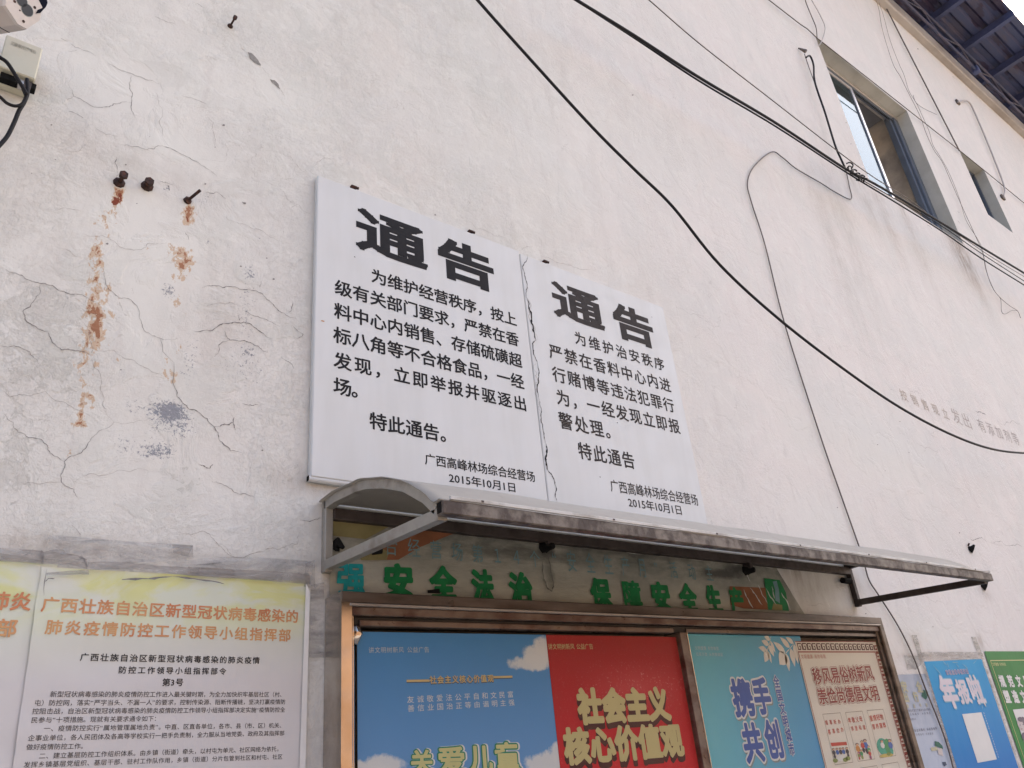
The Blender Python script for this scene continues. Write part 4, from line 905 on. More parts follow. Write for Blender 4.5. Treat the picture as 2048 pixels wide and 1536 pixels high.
# teal poster
L('文明健康 有你有我', (162, 268), (418, 273), (162, 226), PD, M['pale'], p3, .0, 'i'); L('垃圾分类 从你我做起', (175, 331), (462, 338), (175, 292), PD, M['pale'], p3, .0, 'i')
def stretch_char(par, ch, z, tl, br, mats, d=PD, res=2):
    a = px(z, br[0], br[1]); c = px(z, *tl); w_ = a.x - c.x
    for off, mt_, lf, dx, dzz in mats:
        V, F = text_mesh(ch, (c.x + dx, 0, a.z + dzz), (a.x + dx, 0, a.z + dzz), c.z - a.z, d + lf, off, None, res, squash=w_ / .92); mesh_obj('printed_character', V, F, M[mt_], par)
BL3 = [(.098, 'shadowgrey', .0006, .006, -.006), (.092, 'w', .0012, 0, 0), (.042, 'royal', .0018, 0, 0)]
for ch, tl, br in (('携', (528, 592), (812, 962)), ('手', (752, 578), (1000, 940)), ('共', (640, 1068), (915, 1450)), ('创', (880, 1035), (1125, 1410))): stretch_char(p3, ch, 'i', tl, br, BL3)
BS3 = [(.085, 'w', .0012, 0, 0), (.028, 'royal', .0018, 0, 0)]
for ch, tl, br in (('全', (990, 545), (1075, 672)), ('国', (1022, 692), (1108, 812)), ('文', (1053, 835), (1140, 955)), ('明', (1086, 972), (1170, 1092)), ('城', (1118, 1115), (1205, 1245)), ('市', (1152, 1268), (1238, 1395))): stretch_char(p3, ch, 'i', tl, br, BS3)
M['leaf'] = flat('off_white_leaf_print', (0.60, 0.58, 0.53), .45, .3, .1)
def leaf(par, z, a, b, wd, d):
    p = px(z, *a, d); q_ = px(z, *b, d); t = q_ - p; L_ = t.length; t.normalize(); s = Vector((-t.z, 0, t.x)); v = []
    for k in range(9):
        u = k / 8; v.append(p + t * L_ * u + s * wd * (math.sin(math.pi * u ** .75)))
    for k in range(7, 0, -1):
        u = k / 8; v.append(p + t * L_ * u - s * wd * (math.sin(math.pi * u ** .75)))
    v = [(x.x, -d, x.z) for x in v]
    return mesh_obj('printed_leaf', v, [tuple(range(len(v)))], M['leaf'], par)
for a, b, w_ in (((968, 155), (905, 125), .012), ((955, 208), (875, 170), .014), ((935, 272), (842, 240), .013), ((940, 280), (912, 400), .020), ((945, 280), (985, 412), .011), ((960, 215), (1010, 340), .016), ((972, 170), (1025, 300), .010),
                 ((1130, 295), (1002, 180), .018), ((1180, 240), (1072, 130), .016), ((1220, 195), (1135, 130), .013), ((1132, 305), (1070, 425), .033), ((1140, 305), (1175, 500), .018), ((1190, 250), (1235, 450), .020), ((1225, 205), (1270, 420), .018)): leaf(p3, 'i', a, b, w_, PD + .0012)
for pts in ([(975, 125), (960, 200), (935, 280)], [(1225, 195), (1185, 245), (1135, 300)]):
    cc = [px('i', *p) for p in pts]; V, F = ribbon([(p.x, p.z) for p in cc], .004, .02, 2, -PD - .001, False); mesh_obj('printed_stem', V, F, M['leaf'], p3)
# cream poster
P4D = PD + .003
def greek(par, a, b, h, n, d, mat, rev=False):
    """row of meander hooks from a to b (points on the poster plane), h tall, hanging below / inside"""
    a = Vector(a); b = Vector(b); ax_ = (b - a); Lc = ax_.length; ax_.normalize(); nn = Vector((ax_.z, 0, -ax_.x)); st = Lc / n; V = []; F = []
    def r(u0, u1, w0, w1, k):
        o = a + ax_ * (k * st); q_ = [o + ax_ * (u * st) + nn * (w * h) for u, w in ((u0, w0), (u1, w0), (u1, w1), (u0, w1))]
        i = len(V); V.extend([(p.x, -d, p.z) for p in q_]); F.append((i, i + 1, i + 2, i + 3))
    t_ = .17
    for k in range(n):
        r(0, .85, 0, t_, k); r(0, t_, t_, 1, k); r(t_, .62, 1 - t_, 1, k); r(.62 - t_ + .02, .64, .38, 1 - t_, k); r(.34, .64 - t_ + .02, .38, .38 + t_, k); r(.82, .99, t_, 1, k) if k % 1 == 0 else None
    return mesh_obj('printed_meander', V, F, mat, par)
zt = px('k', 500, 88).z; xr = px('k', 1006, 95, P4D).x
M['meander'] = M['dkred']
greek(p4, (PX4 + .012, 0, zt - .004), (xr - .045, 0, zt - .004), .034, 17, P4D + .0008, M['maroon'])
greek(p4, (xr - .004, 0, zt - .012), (xr - .004, 0, zb0 + .02), .040, 26, P4D + .0008, M['dkred'])
bar2(p4, 'k', (60, 76), (1010, 76), .004, M['dkred'], P4D + .0008); 
xin = xr - .052
quad('printed_rule', [(PX4 + .01, -P4D - .0008, zt - .050), (xin, -P4D - .0008, zt - .050), (xin, -P4D - .0008, zt - .044), (PX4 + .01, -P4D - .0008, zt - .044)], M['dkred'], p4)
quad('printed_rule', [(xin, -P4D - .0008, zb0), (xin + .005, -P4D - .0008, zb0), (xin + .005, -P4D - .0008, zt - .044), (xin, -P4D - .0008, zt - .044)], M['dkred'], p4)
quad('printed_rule', [(PX4 + .006, -P4D - .0008, zb0), (PX4 + .010, -P4D - .0008, zb0), (PX4 + .010, -P4D - .0008, zt - .044), (PX4 + .006, -P4D - .0008, zt - .044)], M['dkred'], p4)
L('文明健康 有你有我', (132, 276), (416, 272), (132, 224), P4D, M['pinkred'], p4, .002, 'k')
for off, mt_, lf in ((.10, 'dkred', .0008), (.075, 'p_cream', .0013), (.022, 'dkred', .0018)):
    L('移风易俗树新风', (285, 572), (975, 522), (262, 385), P4D, M[mt_], p4, off, 'k', lift=lf); L('崇俭尚德倡文明', (345, 800), (1040, 752), (320, 615), P4D, M[mt_], p4, off, 'k', lift=lf)
M['boxline'] = flat('grey_panel_outline_print', (0.22, 0.20, 0.17), .5, .3)
def outline(par, pts, w, d, mat):
    for i in range(len(pts)):
        a = Vector(pts[i]); b = Vector(pts[(i + 1) % len(pts)]); t = (b - a).normalized(); s = Vector((-t.z, 0, t.x)) * w / 2
        v = [a - s, b - s, b + s, a + s]; quad('printed_outline', [(q_.x, -d, q_.z) for q_ in v], mat, par)
C = lambda z, x, y: px(z, x, y, P4D)
for tl, tr, br_, bl_ in (((375, 915), (580, 900), (715, 1475), (515, 1500)), ((638, 895), (832, 880), (965, 1432), (783, 1460)), ((888, 872), (1075, 862), (1210, 1395), (1035, 1420))):
    a = C('k', *tl); b = C('k', *tr); c = C('k', *bl_)
    outline(p4, [(a.x, 0, a.z), (b.x, 0, a.z), (b.x, 0, c.z), (a.x, 0, c.z)], .0022, P4D + .0008, M['boxline'])
    outline(p4, [(a.x, 0, c.z - .03), (b.x, 0, c.z - .03), (b.x, 0, c.z - .25), (a.x, 0, c.z - .25)], .0022, P4D + .0008, M['boxline'])
for s, bl_, br_, tl in (('婚事新办', (412, 1040), (588, 1025), (405, 985)), ('喜事俭办', (445, 1150), (622, 1118), (437, 1092)), ('孝敬父母', (678, 1020), (840, 998), (668, 955)), ('邻里和谐', (710, 1110), (875, 1090), (700, 1055)),
                        ('重情轻物', (928, 1000), (1082, 975), (918, 930)), ('厚养薄葬', (958, 1095), (1112, 1070), (948, 1030))): L(s, bl_, br_, tl, P4D, M['redtxt'], p4, .012, 'k')
def blobp(par, z, x, y, rx, ry, mat, d, name='printed_figure', n=10):
    c = px(z, x, y, d); sx_ = px(z, x + rx, y, d).x - c.x; sz = c.z - px(z, x, y + ry, d).z
    return mesh_obj(name, [(c.x + sx_ * math.cos(2 * math.pi * k / n), -d, c.z + sz * math.sin(2 * math.pi * k / n)) for k in range(n)], [tuple(range(n))], mat, par)
cm_ = {k: flat('cartoon_' + k, v, .5, .3) for k, v in dict(red=(.45, .05, .04), blue=(.04, .12, .38), green=(.05, .28, .12), teal=(.04, .33, .25), skin=(.55, .33, .22), dark=(.04, .04, .06), white=(.62, .62, .60), orange=(.52, .22, .06), olive=(.2, .26, .08), yellow=(.5, .4, .12), purple=(.28, .06, .16)).items()}
def person(z, x, y, h, body, legs, d):
    blobp(p4, z, x, y - h * .40, h * .12, h * .10, cm_['dark'], d + .0003); blobp(p4, z, x + h * .01, y - h * .37, h * .09, h * .09, cm_['skin'], d + .0006)
    blobp(p4, z, x + h * .06, y - h * .10, h * .15, h * .24, cm_[body], d + .0004, n=7); blobp(p4, z, x + h * .14, y + h * .25, h * .11, h * .25, cm_[legs], d + .0002, n=6)
dd = P4D + .0008
decal('printed_sign', 'k', [(468, 1245), (650, 1232), (662, 1270), (480, 1286)], dd, cm_['red'], p4)
for i, (x, b_) in enumerate(((500, 'dark'), (540, 'blue'), (578, 'dark'), (612, 'blue'), (655, 'dark'))): person('k', x, 1370 - i * 3, 130, b_, 'white' if i in (1, 2, 3) else 'dark', dd + i * .0001)
for x, y in ((525, 1450), (670, 1425), (640, 1440)): blobp(p4, 'k', x, y, 30, 26, cm_['olive'], dd + .001)
blobp(p4, 'k', 585, 1425, 55, 35, cm_['white'], dd + .0008)
for x, y, h, b_, l_ in ((775, 1330, 170, 'orange', 'purple'), (830, 1290, 150, 'red', 'dark'), (865, 1290, 180, 'blue', 'dark'), (820, 1380, 120, 'green', 'olive'), (905, 1340, 130, 'green', 'yellow'), (915, 1380, 120, 'red', 'purple'), (790, 1400, 90, 'olive', 'red')): person('k', x, y, h, b_, l_, dd + random.random() * .0004)
blobp(p4, 'k', 1075, 1290, 70, 105, cm_['teal'], dd, n=14); blobp(p4, 'k', 1140, 1300, 45, 110, cm_['green'], dd + .0001, n=12); blobp(p4, 'k', 1115, 1390, 85, 22, cm_['yellow'], dd + .0003)
person('k', 1060, 1290, 160, 'white', 'teal', dd + .0006); person('k', 1150, 1290, 180, 'blue', 'teal', dd + .0006); blobp(p4, 'k', 1140, 1375, 24, 20, cm_['olive'], dd + .001)
for x, y, c_ in ((1215, 1480, 'pinkred'),): pass
# glass doors
M['caseglass'] = glass('case_door_glass', (.97, .975, .97), .01, None, 1.18)
for a, b, y in ((CX0 + .056, ML + .01, PD + .012), (MR - .01, CX1 - .056, PD + .016)):
    MB().box(a, b, -y - .004, -y, CZ0 + .056, CZ1 - .112).build('glass_door', M['caseglass'], case)
# ================================================================== paper notices taped to the left wall
def noticemat(seed):
    def fn(nt, co, X, Z):
        sw_ = nz(nt, co, 2.6, 5, .55, (1, 1, 2.2), 1.8)
        c = mixc(nt, ramp(nt, Z, 1.84, 2.02), (0.55, 0.55, 0.555), (0.56, 0.60, 0.50))
        f = math_(nt, 'MULTIPLY', ramp(nt, Z, 1.95, 2.08), ramp(nt, sw_, .42, .56))
        c = mixc(nt, f, c, (0.56, 0.58, 0.27))
        return mixc(nt, math_(nt, 'MULTIPLY', ramp(nt, Z, 1.9, 2.05), ramp(nt, nz(nt, co, 3.4, 4, .5, (1, 1, 2), 1.5), .52, .66, 0, .7)), c, (0.60, 0.62, 0.58))
    return polymat('green_tinted_vinyl_notice', fn, .42, .4, .6)
M['notice'] = noticemat(1)
def wr(seed):
    def f(x, z):
        v = .0022 * noise.noise(Vector((x * 3, z * 2.2, seed))) + .0022 * noise.noise(Vector((x * 2, z * 11, seed + 4))) + .0012 * noise.noise(Vector((x * 9 + z * 6, z * 9, seed)))
        return v + .0025
    return f
n1s = wr(2.0); n2s = wr(7.0)
ND = .004
xl = W(70, 1330, .01).x
n1 = empty('poster', (.30, 0, 1.1), 'large pale green notice with orange heading and small body text left of the case', 'poster', 'paper notices taped to the left wall')
def nedge(x, z, u, v):
    return x + (.004 + .030 * (1 - u) ** 8) * 0 + .026 * (1 - v) * (1 - u) ** 10 + .003 * noise.noise(Vector((z * 14, u * 2, 1))), z
M['vinylback'] = flat('bare_vinyl_margin', (0.68, 0.69, 0.68), .4, .4)
quad_ = mesh_obj('white_margin', [(1.028, -.0128, 1.15), (1.049, -.0150, 1.15), (1.053, -.0150, 2.10), (1.040, -.0128, 2.13)], [(0, 1, 2, 3)], M['vinylback'], n1)
sheet('paper', .292, 1.046, 1.15, 2.136, ND, M['notice'], n1, n1s, 70, 80, nedge)
n2 = empty('poster', (-.55, 0, 1.1), 'pale green notice cut off by the left edge, showing only three orange characters', 'poster', 'paper notices taped to the left wall')
sheet('paper', -.50, .330, 1.15, 2.148, ND - .0035, M['notice'], n2, n2s, 60, 60, nedge)
def orangemat():
    mt, nt, b = new_mat('orange_gradient_print'); co = geo(nt)
    nt.links.new(mixc(nt, ramp(nt, nz(nt, co, 9, 3), .4, .62), (0.55, 0.31, 0.135), (0.50, 0.19, 0.085)), b.inputs['Base Color']); b.inputs['Roughness'].default_value = .45
    return mt
M['orange'] = orangemat()
M['inkblk'] = flat('black_print', (0.03, 0.03, 0.033), .5, .3); M['inkgrey'] = flat('dark_grey_print', (0.075, 0.072, 0.075), .5, .3)
def LN(s, bl, br, tl, mt_, off, par=n1, sf=n1s, res=2, d=ND): 
    a = WP('c', *bl, .008); b = WP('c', *br, .008); c = WP('c', *tl, .008)
    V, F = text_mesh(s, (a.x, 0, a.z), (b.x, 0, b.z), (c.z - a.z), d + .0008, off, None, res, sf)
    return mesh_obj('printed_line', V, F, mt_, par)
LN('广西壮族自治区新型冠状病毒感染的', (258, 545), (1885, 618), (266, 452), M['orange'], .022)
LN('肺炎疫情防控工作领导小组指挥部', (283, 688), (1838, 735), (290, 598), M['orange'], .022)
LN('广西壮族自治区新型冠状病毒感染的肺炎疫情', (505, 858), (1640, 877), (508, 810), M['inkblk'], .018)
LN('防控工作领导小组指挥部令', (748, 938), (1428, 946), (750, 893), M['inkblk'], .018)
LN('第3号', (1025, 1018), (1157, 1018), (1026, 970), M['inkblk'], .018)
for s, bl, br, h in (('新型冠状病毒感染的肺炎疫情防控工作进入最关键时期，为全力加快织牢基层社区（村、', (315, 1088), (1800, 1087), 38),
                     ('屯）防控网，落实“严字当头、不漏一人”的要求，控制传染源、阻断传播链，坚决打赢疫情防', (215, 1143), (1805, 1133), 38),
                     ('控阻击战，自治区新型冠状病毒感染的肺炎疫情防控工作领导小组指挥部决定实施“疫情防控全', (202, 1196), (1802, 1183), 38),
                     ('民参与”十项措施。现就有关要求通令如下：', (195, 1252), (1010, 1240), 38),
                     ('一、疫情防控实行“属地管理属地负责”。中直、区直各单位，各市、县（市、区）机关、', (275, 1305), (1797, 1282), 38),
                     ('企事业单位，各人民团体及各高等学校实行一把手负责制，全力服从当地党委、政府及其指挥部', (175, 1366), (1797, 1331), 38),
                     ('做好疫情防控工作。', (165, 1423), (548, 1415), 38),
                     ('二、建立基层防控工作组织体系。由乡镇（街道）牵头，以村屯为单元、社区网络为依托，', (245, 1479), (1780, 1430), 38),
                     ('发挥乡镇基层党组织、基层干部、驻村工作队作用，乡镇（街道）分片包管到社区和村屯、社区', (148, 1535), (1785, 1480), 38)):
    LN(s, bl, br, (bl[0] + 3, bl[1] - h), M['inkgrey'], .004)
a = WP('c', 188, 540, .006); c = WP('c', 188, 428, .006)
V, F = text_mesh('新型冠状病毒感染的肺炎', (a.x - .545, 0, a.z), (a.x, 0, a.z), c.z - a.z, ND - .001, .022, None, 2, n2s); mesh_obj('printed_line', V, F, M['orange'], n2)
a = WP('c', 97, 706, .006); c = WP('c', 97, 596, .006)
V, F = text_mesh('领导小组指挥部', (a.x - .34, 0, a.z), (a.x, 0, a.z), c.z - a.z, ND - .001, .022, None, 2, n2s); mesh_obj('printed_line', V, F, M['orange'], n2)
bl = WP('c', 0, 290, .006)
# clear packing tape, grimy and puckered
def tapemat(name, tint, alpha):
    mt = bpy.data.materials.new(name); mt.use_nodes = True; nt = mt.node_tree; b = nt.nodes['Principled BSDF']; co = geo(nt)
    n1_ = nz(nt, co, 10, 7, .65, (.5, 1, 2.0), 1.2)
    nt.links.new(mixc(nt, ramp(nt, n1_, .42, .62), tint, tuple(x * .5 for x in tint)), b.inputs['Base Color'])
    nt.links.new(ramp(nt, n1_, .3, .65, alpha - .25, min(alpha + .25, 1)), b.inputs['Alpha'])
    b.inputs['Roughness'].default_value = .22
    bump(nt, b, nz(nt, co, 30, 6, .65, (.45, 1, 2.2), 1.6), 1.0, .016)
    return mt
M['tape'] = tapemat('grimy_clear_tape', (0.46, 0.425, 0.39), .52); M['tape2'] = tapemat('clear_tape', (0.64, 0.62, 0.60), .30)
def tape(name_lab, z, top, bot, mat, d=.010, cat='tape', amp=.004):
    """strip between two measured edges (same number of points)"""
    A_ = spline([WP(z, *p, d) for p in top], 10); B_ = spline([WP(z, *p, d) for p in bot], 10); V = []; F = []; m_ = 5
    for i, (a, b) in enumerate(zip(A_, B_)):
        for j in range(m_ + 1):
            p = a.lerp(b, j / m_); V.append((p.x, -d - amp * .5 - amp * noise.noise(Vector((p.x * 11, p.z * 40, d * 900))), p.z))
    for i in range(len(A_) - 1):
        for j in range(m_): k = i * (m_ + 1) + j; F.append((k, k + 1, k + m_ + 2, k + m_ + 1))
    o = mesh_obj('tape_strip', V, F, mat, None, True)
    return tag(o, name_lab, cat, 'clear tape strips above the left notices')
tape('grey tape strip along the top of the left cut off notice', 'r', [(-60, 112), (120, 122), (275, 135)], [(-60, 198), (120, 208), (275, 218)], M['tape'], .010)
tape('short dark puckered tape piece with a torn pointed right end above the notices', 'r', [(270, 140), (390, 122), (430, 150), (500, 165), (555, 190)], [(270, 216), (390, 222), (450, 228), (510, 238), (558, 250)], M['tape'], .013)
tape('broad whitish tape strip, uppermost, running above the large notice', 'r', [(300, 30), (600, 55), (900, 78), (1235, 100)], [(300, 130), (600, 200), (900, 210), (1190, 195)], M['tape2'], .0115)
tape('small brown tape end at the right tip of the uppermost strip', 'r', [(1100, 92), (1235, 98)], [(1110, 150), (1238, 178)], M['tape'], .0135, amp=.001)
tape('long narrow dark twisted tape strip over the top edge of the large notice', 'r', [(560, 205), (750, 205), (900, 218), (1200, 240), (1500, 255)], [(560, 252), (750, 254), (900, 258), (1200, 290), (1500, 310)], M['tape'], .0145)
tape('pale tape strip reaching from the twisted strip to the case corner', 'r', [(1110, 205), (1400, 175), (1700, 180), (2010, 200)], [(1110, 235), (1400, 245), (1700, 262), (1990, 285)], M['tape2'], .0125)
tape('lower tape strip holding the right half of the notice top', 'r', [(1200, 235), (1500, 252), (1750, 265), (1980, 285)], [(1200, 292), (1500, 312), (1750, 330), (1985, 350)], M['tape'], .0155)
tape('thin wrinkled tape tail at the upper left corner of the large notice', 'r', [(295, 275), (420, 262), (565, 255)], [(295, 290), (420, 290), (570, 285)], M['tape'], .0160)
for pts, w in (([(780, 318), (950, 312), (1100, 298)], .006), ([(1100, 298), (1280, 318), (1435, 345)], .005), ([(150, 170), (215, 120)], .004), ([(265, 130), (275, 215)], .006), ([(500, 170), (540, 185), (557, 245)], .006), ([(1190, 225), (1420, 208)], .004),
               ([(290, 330), (310, 310), (350, 312)], .003), ([(298, 250), (282, 420)], .002)):
    q_ = [WP('r', *p, .018) for p in pts]; V, F = ribbon([(p.x, p.z) for p in q_], w, .06, 2, -.0178); mesh_obj('crease', V, F, M['crack'], n1)
# tape scraps by the case corner
tape('crumpled tape scrap stuck between the notice corner and the case', 'n', [(40, 800), (120, 770)], [(30, 1000), (130, 1010)], M['tape2'], .006)
tape('narrow tape strip running down beside the right edge of the large notice', 'n', [(92, 980), (205, 960)], [(75, 1600), (205, 1600)], M['tape2'], .0045, amp=.001)

# ================================================================== posters on the right wall
RP = empty('poster', (5.0, 0, 1.0), 'bright blue poster with puffy white title and a blank white square', 'poster', 'posters on the right wall')
a = W(1848, 1323, .006); b = W(1963, 1318, .006); ztp = (a.z + b.z) / 2
M['cyanp'] = polymat('bright_blue_poster_print', lambda nt, co, X, Z: mixc(nt, ramp(nt, Z, 1.1, 1.86), (0.010, 0.14, 0.46), (0.008, 0.27, 0.52)), .45, .15, .3)
cx0, cx1 = a.x, b.x
def edge5(x, z, u, v): return x, z + .012 * (u - .5)
sheet('paper', cx0, cx1, .78, ztp, .006, M['cyanp'], RP, wavef(4, 7, .0007, 3.3), 20, 30, edge5)
M['puff'] = flat('puffy_pinkish_white_print', (0.56, 0.52, 0.58), .45, .3, .06); M['ltblue'] = flat('light_blue_print', (0.16, 0.38, 0.52), .45, .3)
RD = .0072
for ch, xl, xr, ym, yt, yb, o1 in (('年', 592, 752, 620, 480, 835, .05), ('报', 782, 905, 640, 520, 785, .035), ('啦', 915, 1050, 600, 470, 790, .03), ('!', 1042, 1100, 660, 500, 830, .06)):
    a = WP('l', xl, ym, RD); b = WP('l', xr, ym, RD); zt2 = WP('l', (xl + xr) / 2, yt, RD).z; zb2 = WP('l', (xl + xr) / 2, yb, RD).z
    for off, mt_, lf, dx in ((o1 + .035, 'ltblue', .0006, .003), (o1, 'puff', .0012, 0)):
        V, F = text_mesh(ch, (a.x + dx, 0, zb2), (b.x + dx, 0, zb2), zt2 - zb2, RD + lf, off, None, 3, squash=(b.x - a.x) / .92)
        V = [(v[0] + (v[2] - zb2) * -.10, v[1], v[2]) for v in V]
        mesh_obj('printed_character', V, F, M[mt_], RP)
a = WP('l', 655, 460, RD); b = WP('l', 910, 445, RD); c = WP('l', 650, 405, RD)
for off, mt_, lf in ((.09, 'puff', .0006), (.0, 'royal', .0012)):
    V, F = text_mesh('市场主体年报开始', (a.x, 0, a.z), (b.x, 0, b.z), c.z - a.z, RD + lf, off); mesh_obj('printed_text', V, F, M[mt_], RP)
a = WP('l', 832, 915, RD); b = WP('l', 1055, 895, RD); c = WP('l', 1005, 1478, RD)
quad('blank_square', [(a.x, -RD - .0006, c.z), (b.x, -RD - .0006, c.z), (b.x, -RD - .0006, a.z), (a.x, -RD - .0006, a.z)], M['w'], RP)
zt_, zb_ = WP('l', 1085, 890, RD).z, WP('l', 1255, 1425, RD).z; xx_ = b.x + .025; hh = (zt_ - zb_) / 18
for i, ch in enumerate('市场主体通过网上报送年度报告信息公示'):
    V, F = text_mesh(ch, (xx_, 0, zt_ - hh * (i + .85)), (xx_ + .022, 0, zt_ - hh * (i + .85)), hh * .75, RD + .0006, .012, None, 1); mesh_obj('printed_text', V, F, M['w'], RP)
# tape border and streaks of plastic
M['film'] = tapemat('shiny_clear_film', (0.55, 0.50, 0.48), .45)
def strip(par, x0_, x1_, z0_, z1_, d, mat, name='tape_edge'):
    return quad(name, [(x0_, -d, z0_), (x1_, -d, z0_), (x1_, -d, z1_), (x0_, -d, z1_)], mat, par)
strip(RP, cx0 - .035, cx0 - .002, .78, ztp + .05, .0075, M['film']); strip(RP, cx1 + .002, cx1 + .045, .78, ztp + .045, .0075, M['film']); strip(RP, cx0 - .01, cx1 + .02, ztp + .004, ztp + .05, .0078, M['film'])
for a_, b_ in (((500, 350), (610, 480)), ((610, 300), (660, 360)), ((660, 320), (680, 380)), ((720, 315), (790, 318)), ((765, 330), (800, 385)), ((830, 330), (900, 390)), ((1000, 285), (960, 330)), ((1070, 860), (1060, 800)), ((1060, 320), (1110, 420))):
    p0 = WP('l', *a_, .0085); p1_ = WP('l', *b_, .0085); V, F = ribbon([(p0.x, p0.z), (p1_.x, p1_.z)], .007, .1, 2, -.0088); mesh_obj('film_crease', V, F, M['ltblue'], RP)
# green poster
GP = empty('poster', (5.85, 0, 1.0), 'green poster with thin pale frame line and bold white characters, rightmost', 'poster', 'posters on the right wall')
M['greenpos'] = polymat('green_poster_print', lambda nt, co, X, Z: mixc(nt, ramp(nt, nz(nt, co, 2, 3), .4, .7), (0.022, 0.20, 0.050), (0.018, 0.155, 0.045)), .45, .15, .3)
gx0 = WP('l', 1090, 195, .006).x; gzt = WP('l', 1100, 188, .006).z
sheet('paper', gx0, gx0 + 1.0, .60, gzt, .006, M['greenpos'], GP, wavef(4, 7, .0007, 5.1), 20, 30)
lx = WP('l', 1155, 290, RD)
for v in ([(lx.x, lx.z), (lx.x + .8, lx.z), (lx.x + .8, lx.z - .006), (lx.x, lx.z - .006)], [(lx.x, .66), (lx.x + .006, .66), (lx.x + .006, lx.z - .006), (lx.x, lx.z - .006)]):
    quad('printed_rule', [(p[0], -RD - .0006, p[1]) for p in v], M['lime'], GP)
def LG(s, bl, br, tl, mt_, off, lf=.0006):
    a = WP('l', *bl, RD); b = WP('l', *br, RD); c = WP('l', *tl, RD); 
    if len(s) > 6: V, F = text_mesh(s, (a.x, 0, a.z), (b.x, 0, b.z), c.z - a.z, RD + lf, off); mesh_obj('printed_text', V, F, mt_, GP); return
    for i, ch in enumerate(s):
        V, F = text_mesh('\u3000' * i + ch + '\u3000' * (len(s) - i - 1), (a.x, 0, a.z), (b.x, 0, b.z), c.z - a.z, RD + lf, off); mesh_obj('printed_character', V, F, mt_, GP)
LG('文明健康 有你有我', (1188, 358), (1342, 358), (1182, 318), M['lime'], .002)
LG('规范文明行为', (1290, 598), (1800, 596), (1268, 465), M['w'], .05); LG('塑造文明环境', (1345, 782), (1860, 780), (1320, 640), M['w'], .05)
a = WP('l', 1418, 862, RD); b = WP('l', 1418, 1900, RD)
quad('printed_panel', [(a.x, -RD - .0006, .80), (a.x + .5, -RD - .0006, .80), (a.x + .5, -RD - .0006, a.z), (a.x, -RD - .0006, a.z)], M['w'], GP)
M['hair'] = flat('ink_wash_print', (0.12, 0.11, 0.15), .5, .3); M['face'] = flat('pale_face_print', (0.50, 0.46, 0.45), .5, .3)
def blobg(x, y, rx, ry, mat, lf, rot=0):
    c = WP('l', x, y, RD); k_ = WP('l', x + rx, y, RD).x - c.x; kz = c.z - WP('l', x, y + ry, RD).z
    mesh_obj('printed_figure', [(c.x + k_ * math.cos(2 * math.pi * k / 14), -RD - lf, c.z + kz * math.sin(2 * math.pi * k / 14)) for k in range(14)], [tuple(range(14))], mat, GP)
blobg(1520, 1035, 48, 85, M['face'], .0012); blobg(1505, 975, 34, 30, M['hair'], .0016); blobg(1548, 1000, 22, 60, M['hair'], .0015); blobg(1500, 1040, 8, 5, M['hair'], .0018); blobg(1535, 1035, 8, 5, M['hair'], .0018); blobg(1518, 1085, 12, 4, M['dkred'], .0018)
blobg(1560, 1180, 40, 60, M['hair'], .0014)
# faded poster behind the wire
FP = empty('poster', (4.6, 0, 1.0), 'sun bleached grey blue poster with pale yellow letters beside the case', 'poster', 'posters on the right wall')
M['faded'] = polymat('sun_bleached_blue_print', lambda nt, co, X, Z: mixc(nt, ramp(nt, Z, 1.45, 1.85), (0.34, 0.42, 0.54), (0.25, 0.31, 0.40)), .35, .4, .5)
f0 = WP('l', 60, 460, .004); f1 = WP('l', 425, 455, .004)
sheet('paper', f0.x - .1, f1.x, .70, f0.z, .003, M['faded'], FP, wavef(4, 7, .0007, 9.2), 20, 30)
FD = .0046
M['palegold'] = flat('bleached_yellow_print', (0.44, 0.43, 0.30), .5, .3)
def fl(s, bl, br, tl, mt_, off):
    a = WP('l', *bl, FD); b = WP('l', *br, FD); c = WP('l', *tl, FD); V, F = text_mesh(s, (a.x, 0, a.z), (b.x, 0, b.z), c.z - a.z, FD + .0005, off); mesh_obj('printed_text', V, F, mt_, FP)
fl('安全', (150, 655), (385, 660), (120, 530), M['palegold'], .05); fl('出行', (175, 775), (340, 765), (150, 665), M['palegold'], .05); fl('春运平安', (200, 845), (440, 830), (190, 800), M['palegold'], .03)
for s, bl_, br_, tl in (('请自觉遵守交通安全出行规则', (215, 890), (470, 872), (210, 860)), ('文明乘车 从我做起', (235, 932), (468, 912), (228, 905)), ('注意安全', (240, 985), (300, 980), (236, 962)), ('乘坐车辆时 系好安全带', (285, 1120), (545, 1095), (280, 1085)), ('文明出行 平安回家', (305, 1165), (500, 1150), (300, 1138))): fl(s, bl_, br_, tl, M['hair'], .004)
def fpoly(pts, mt_, lf=.0008, nm='printed_figure'): quad(nm, [(WP('l', x, y, FD).x, -FD - lf, WP('l', x, y, FD).z) for x, y in pts], mt_, FP)
M['dkgreen'] = flat('dark_green_print', (0.02, 0.12, 0.09), .5, .3)
fpoly([(370, 650), (385, 632), (440, 655), (430, 720), (412, 748), (365, 705)], M['dkgreen'])
fpoly([(515, 1225), (560, 1235), (605, 1280), (612, 1320), (570, 1300), (520, 1280)], M['dkgreen']); fpoly([(545, 1305), (600, 1310), (615, 1400), (560, 1380)], M['face'], .0006); fpoly([(600, 1470), (640, 1465), (655, 1500), (625, 1520)], M['navy']); fpoly([(470, 1300), (540, 1290), (550, 1330), (480, 1340)], M['palegold'], .0006)
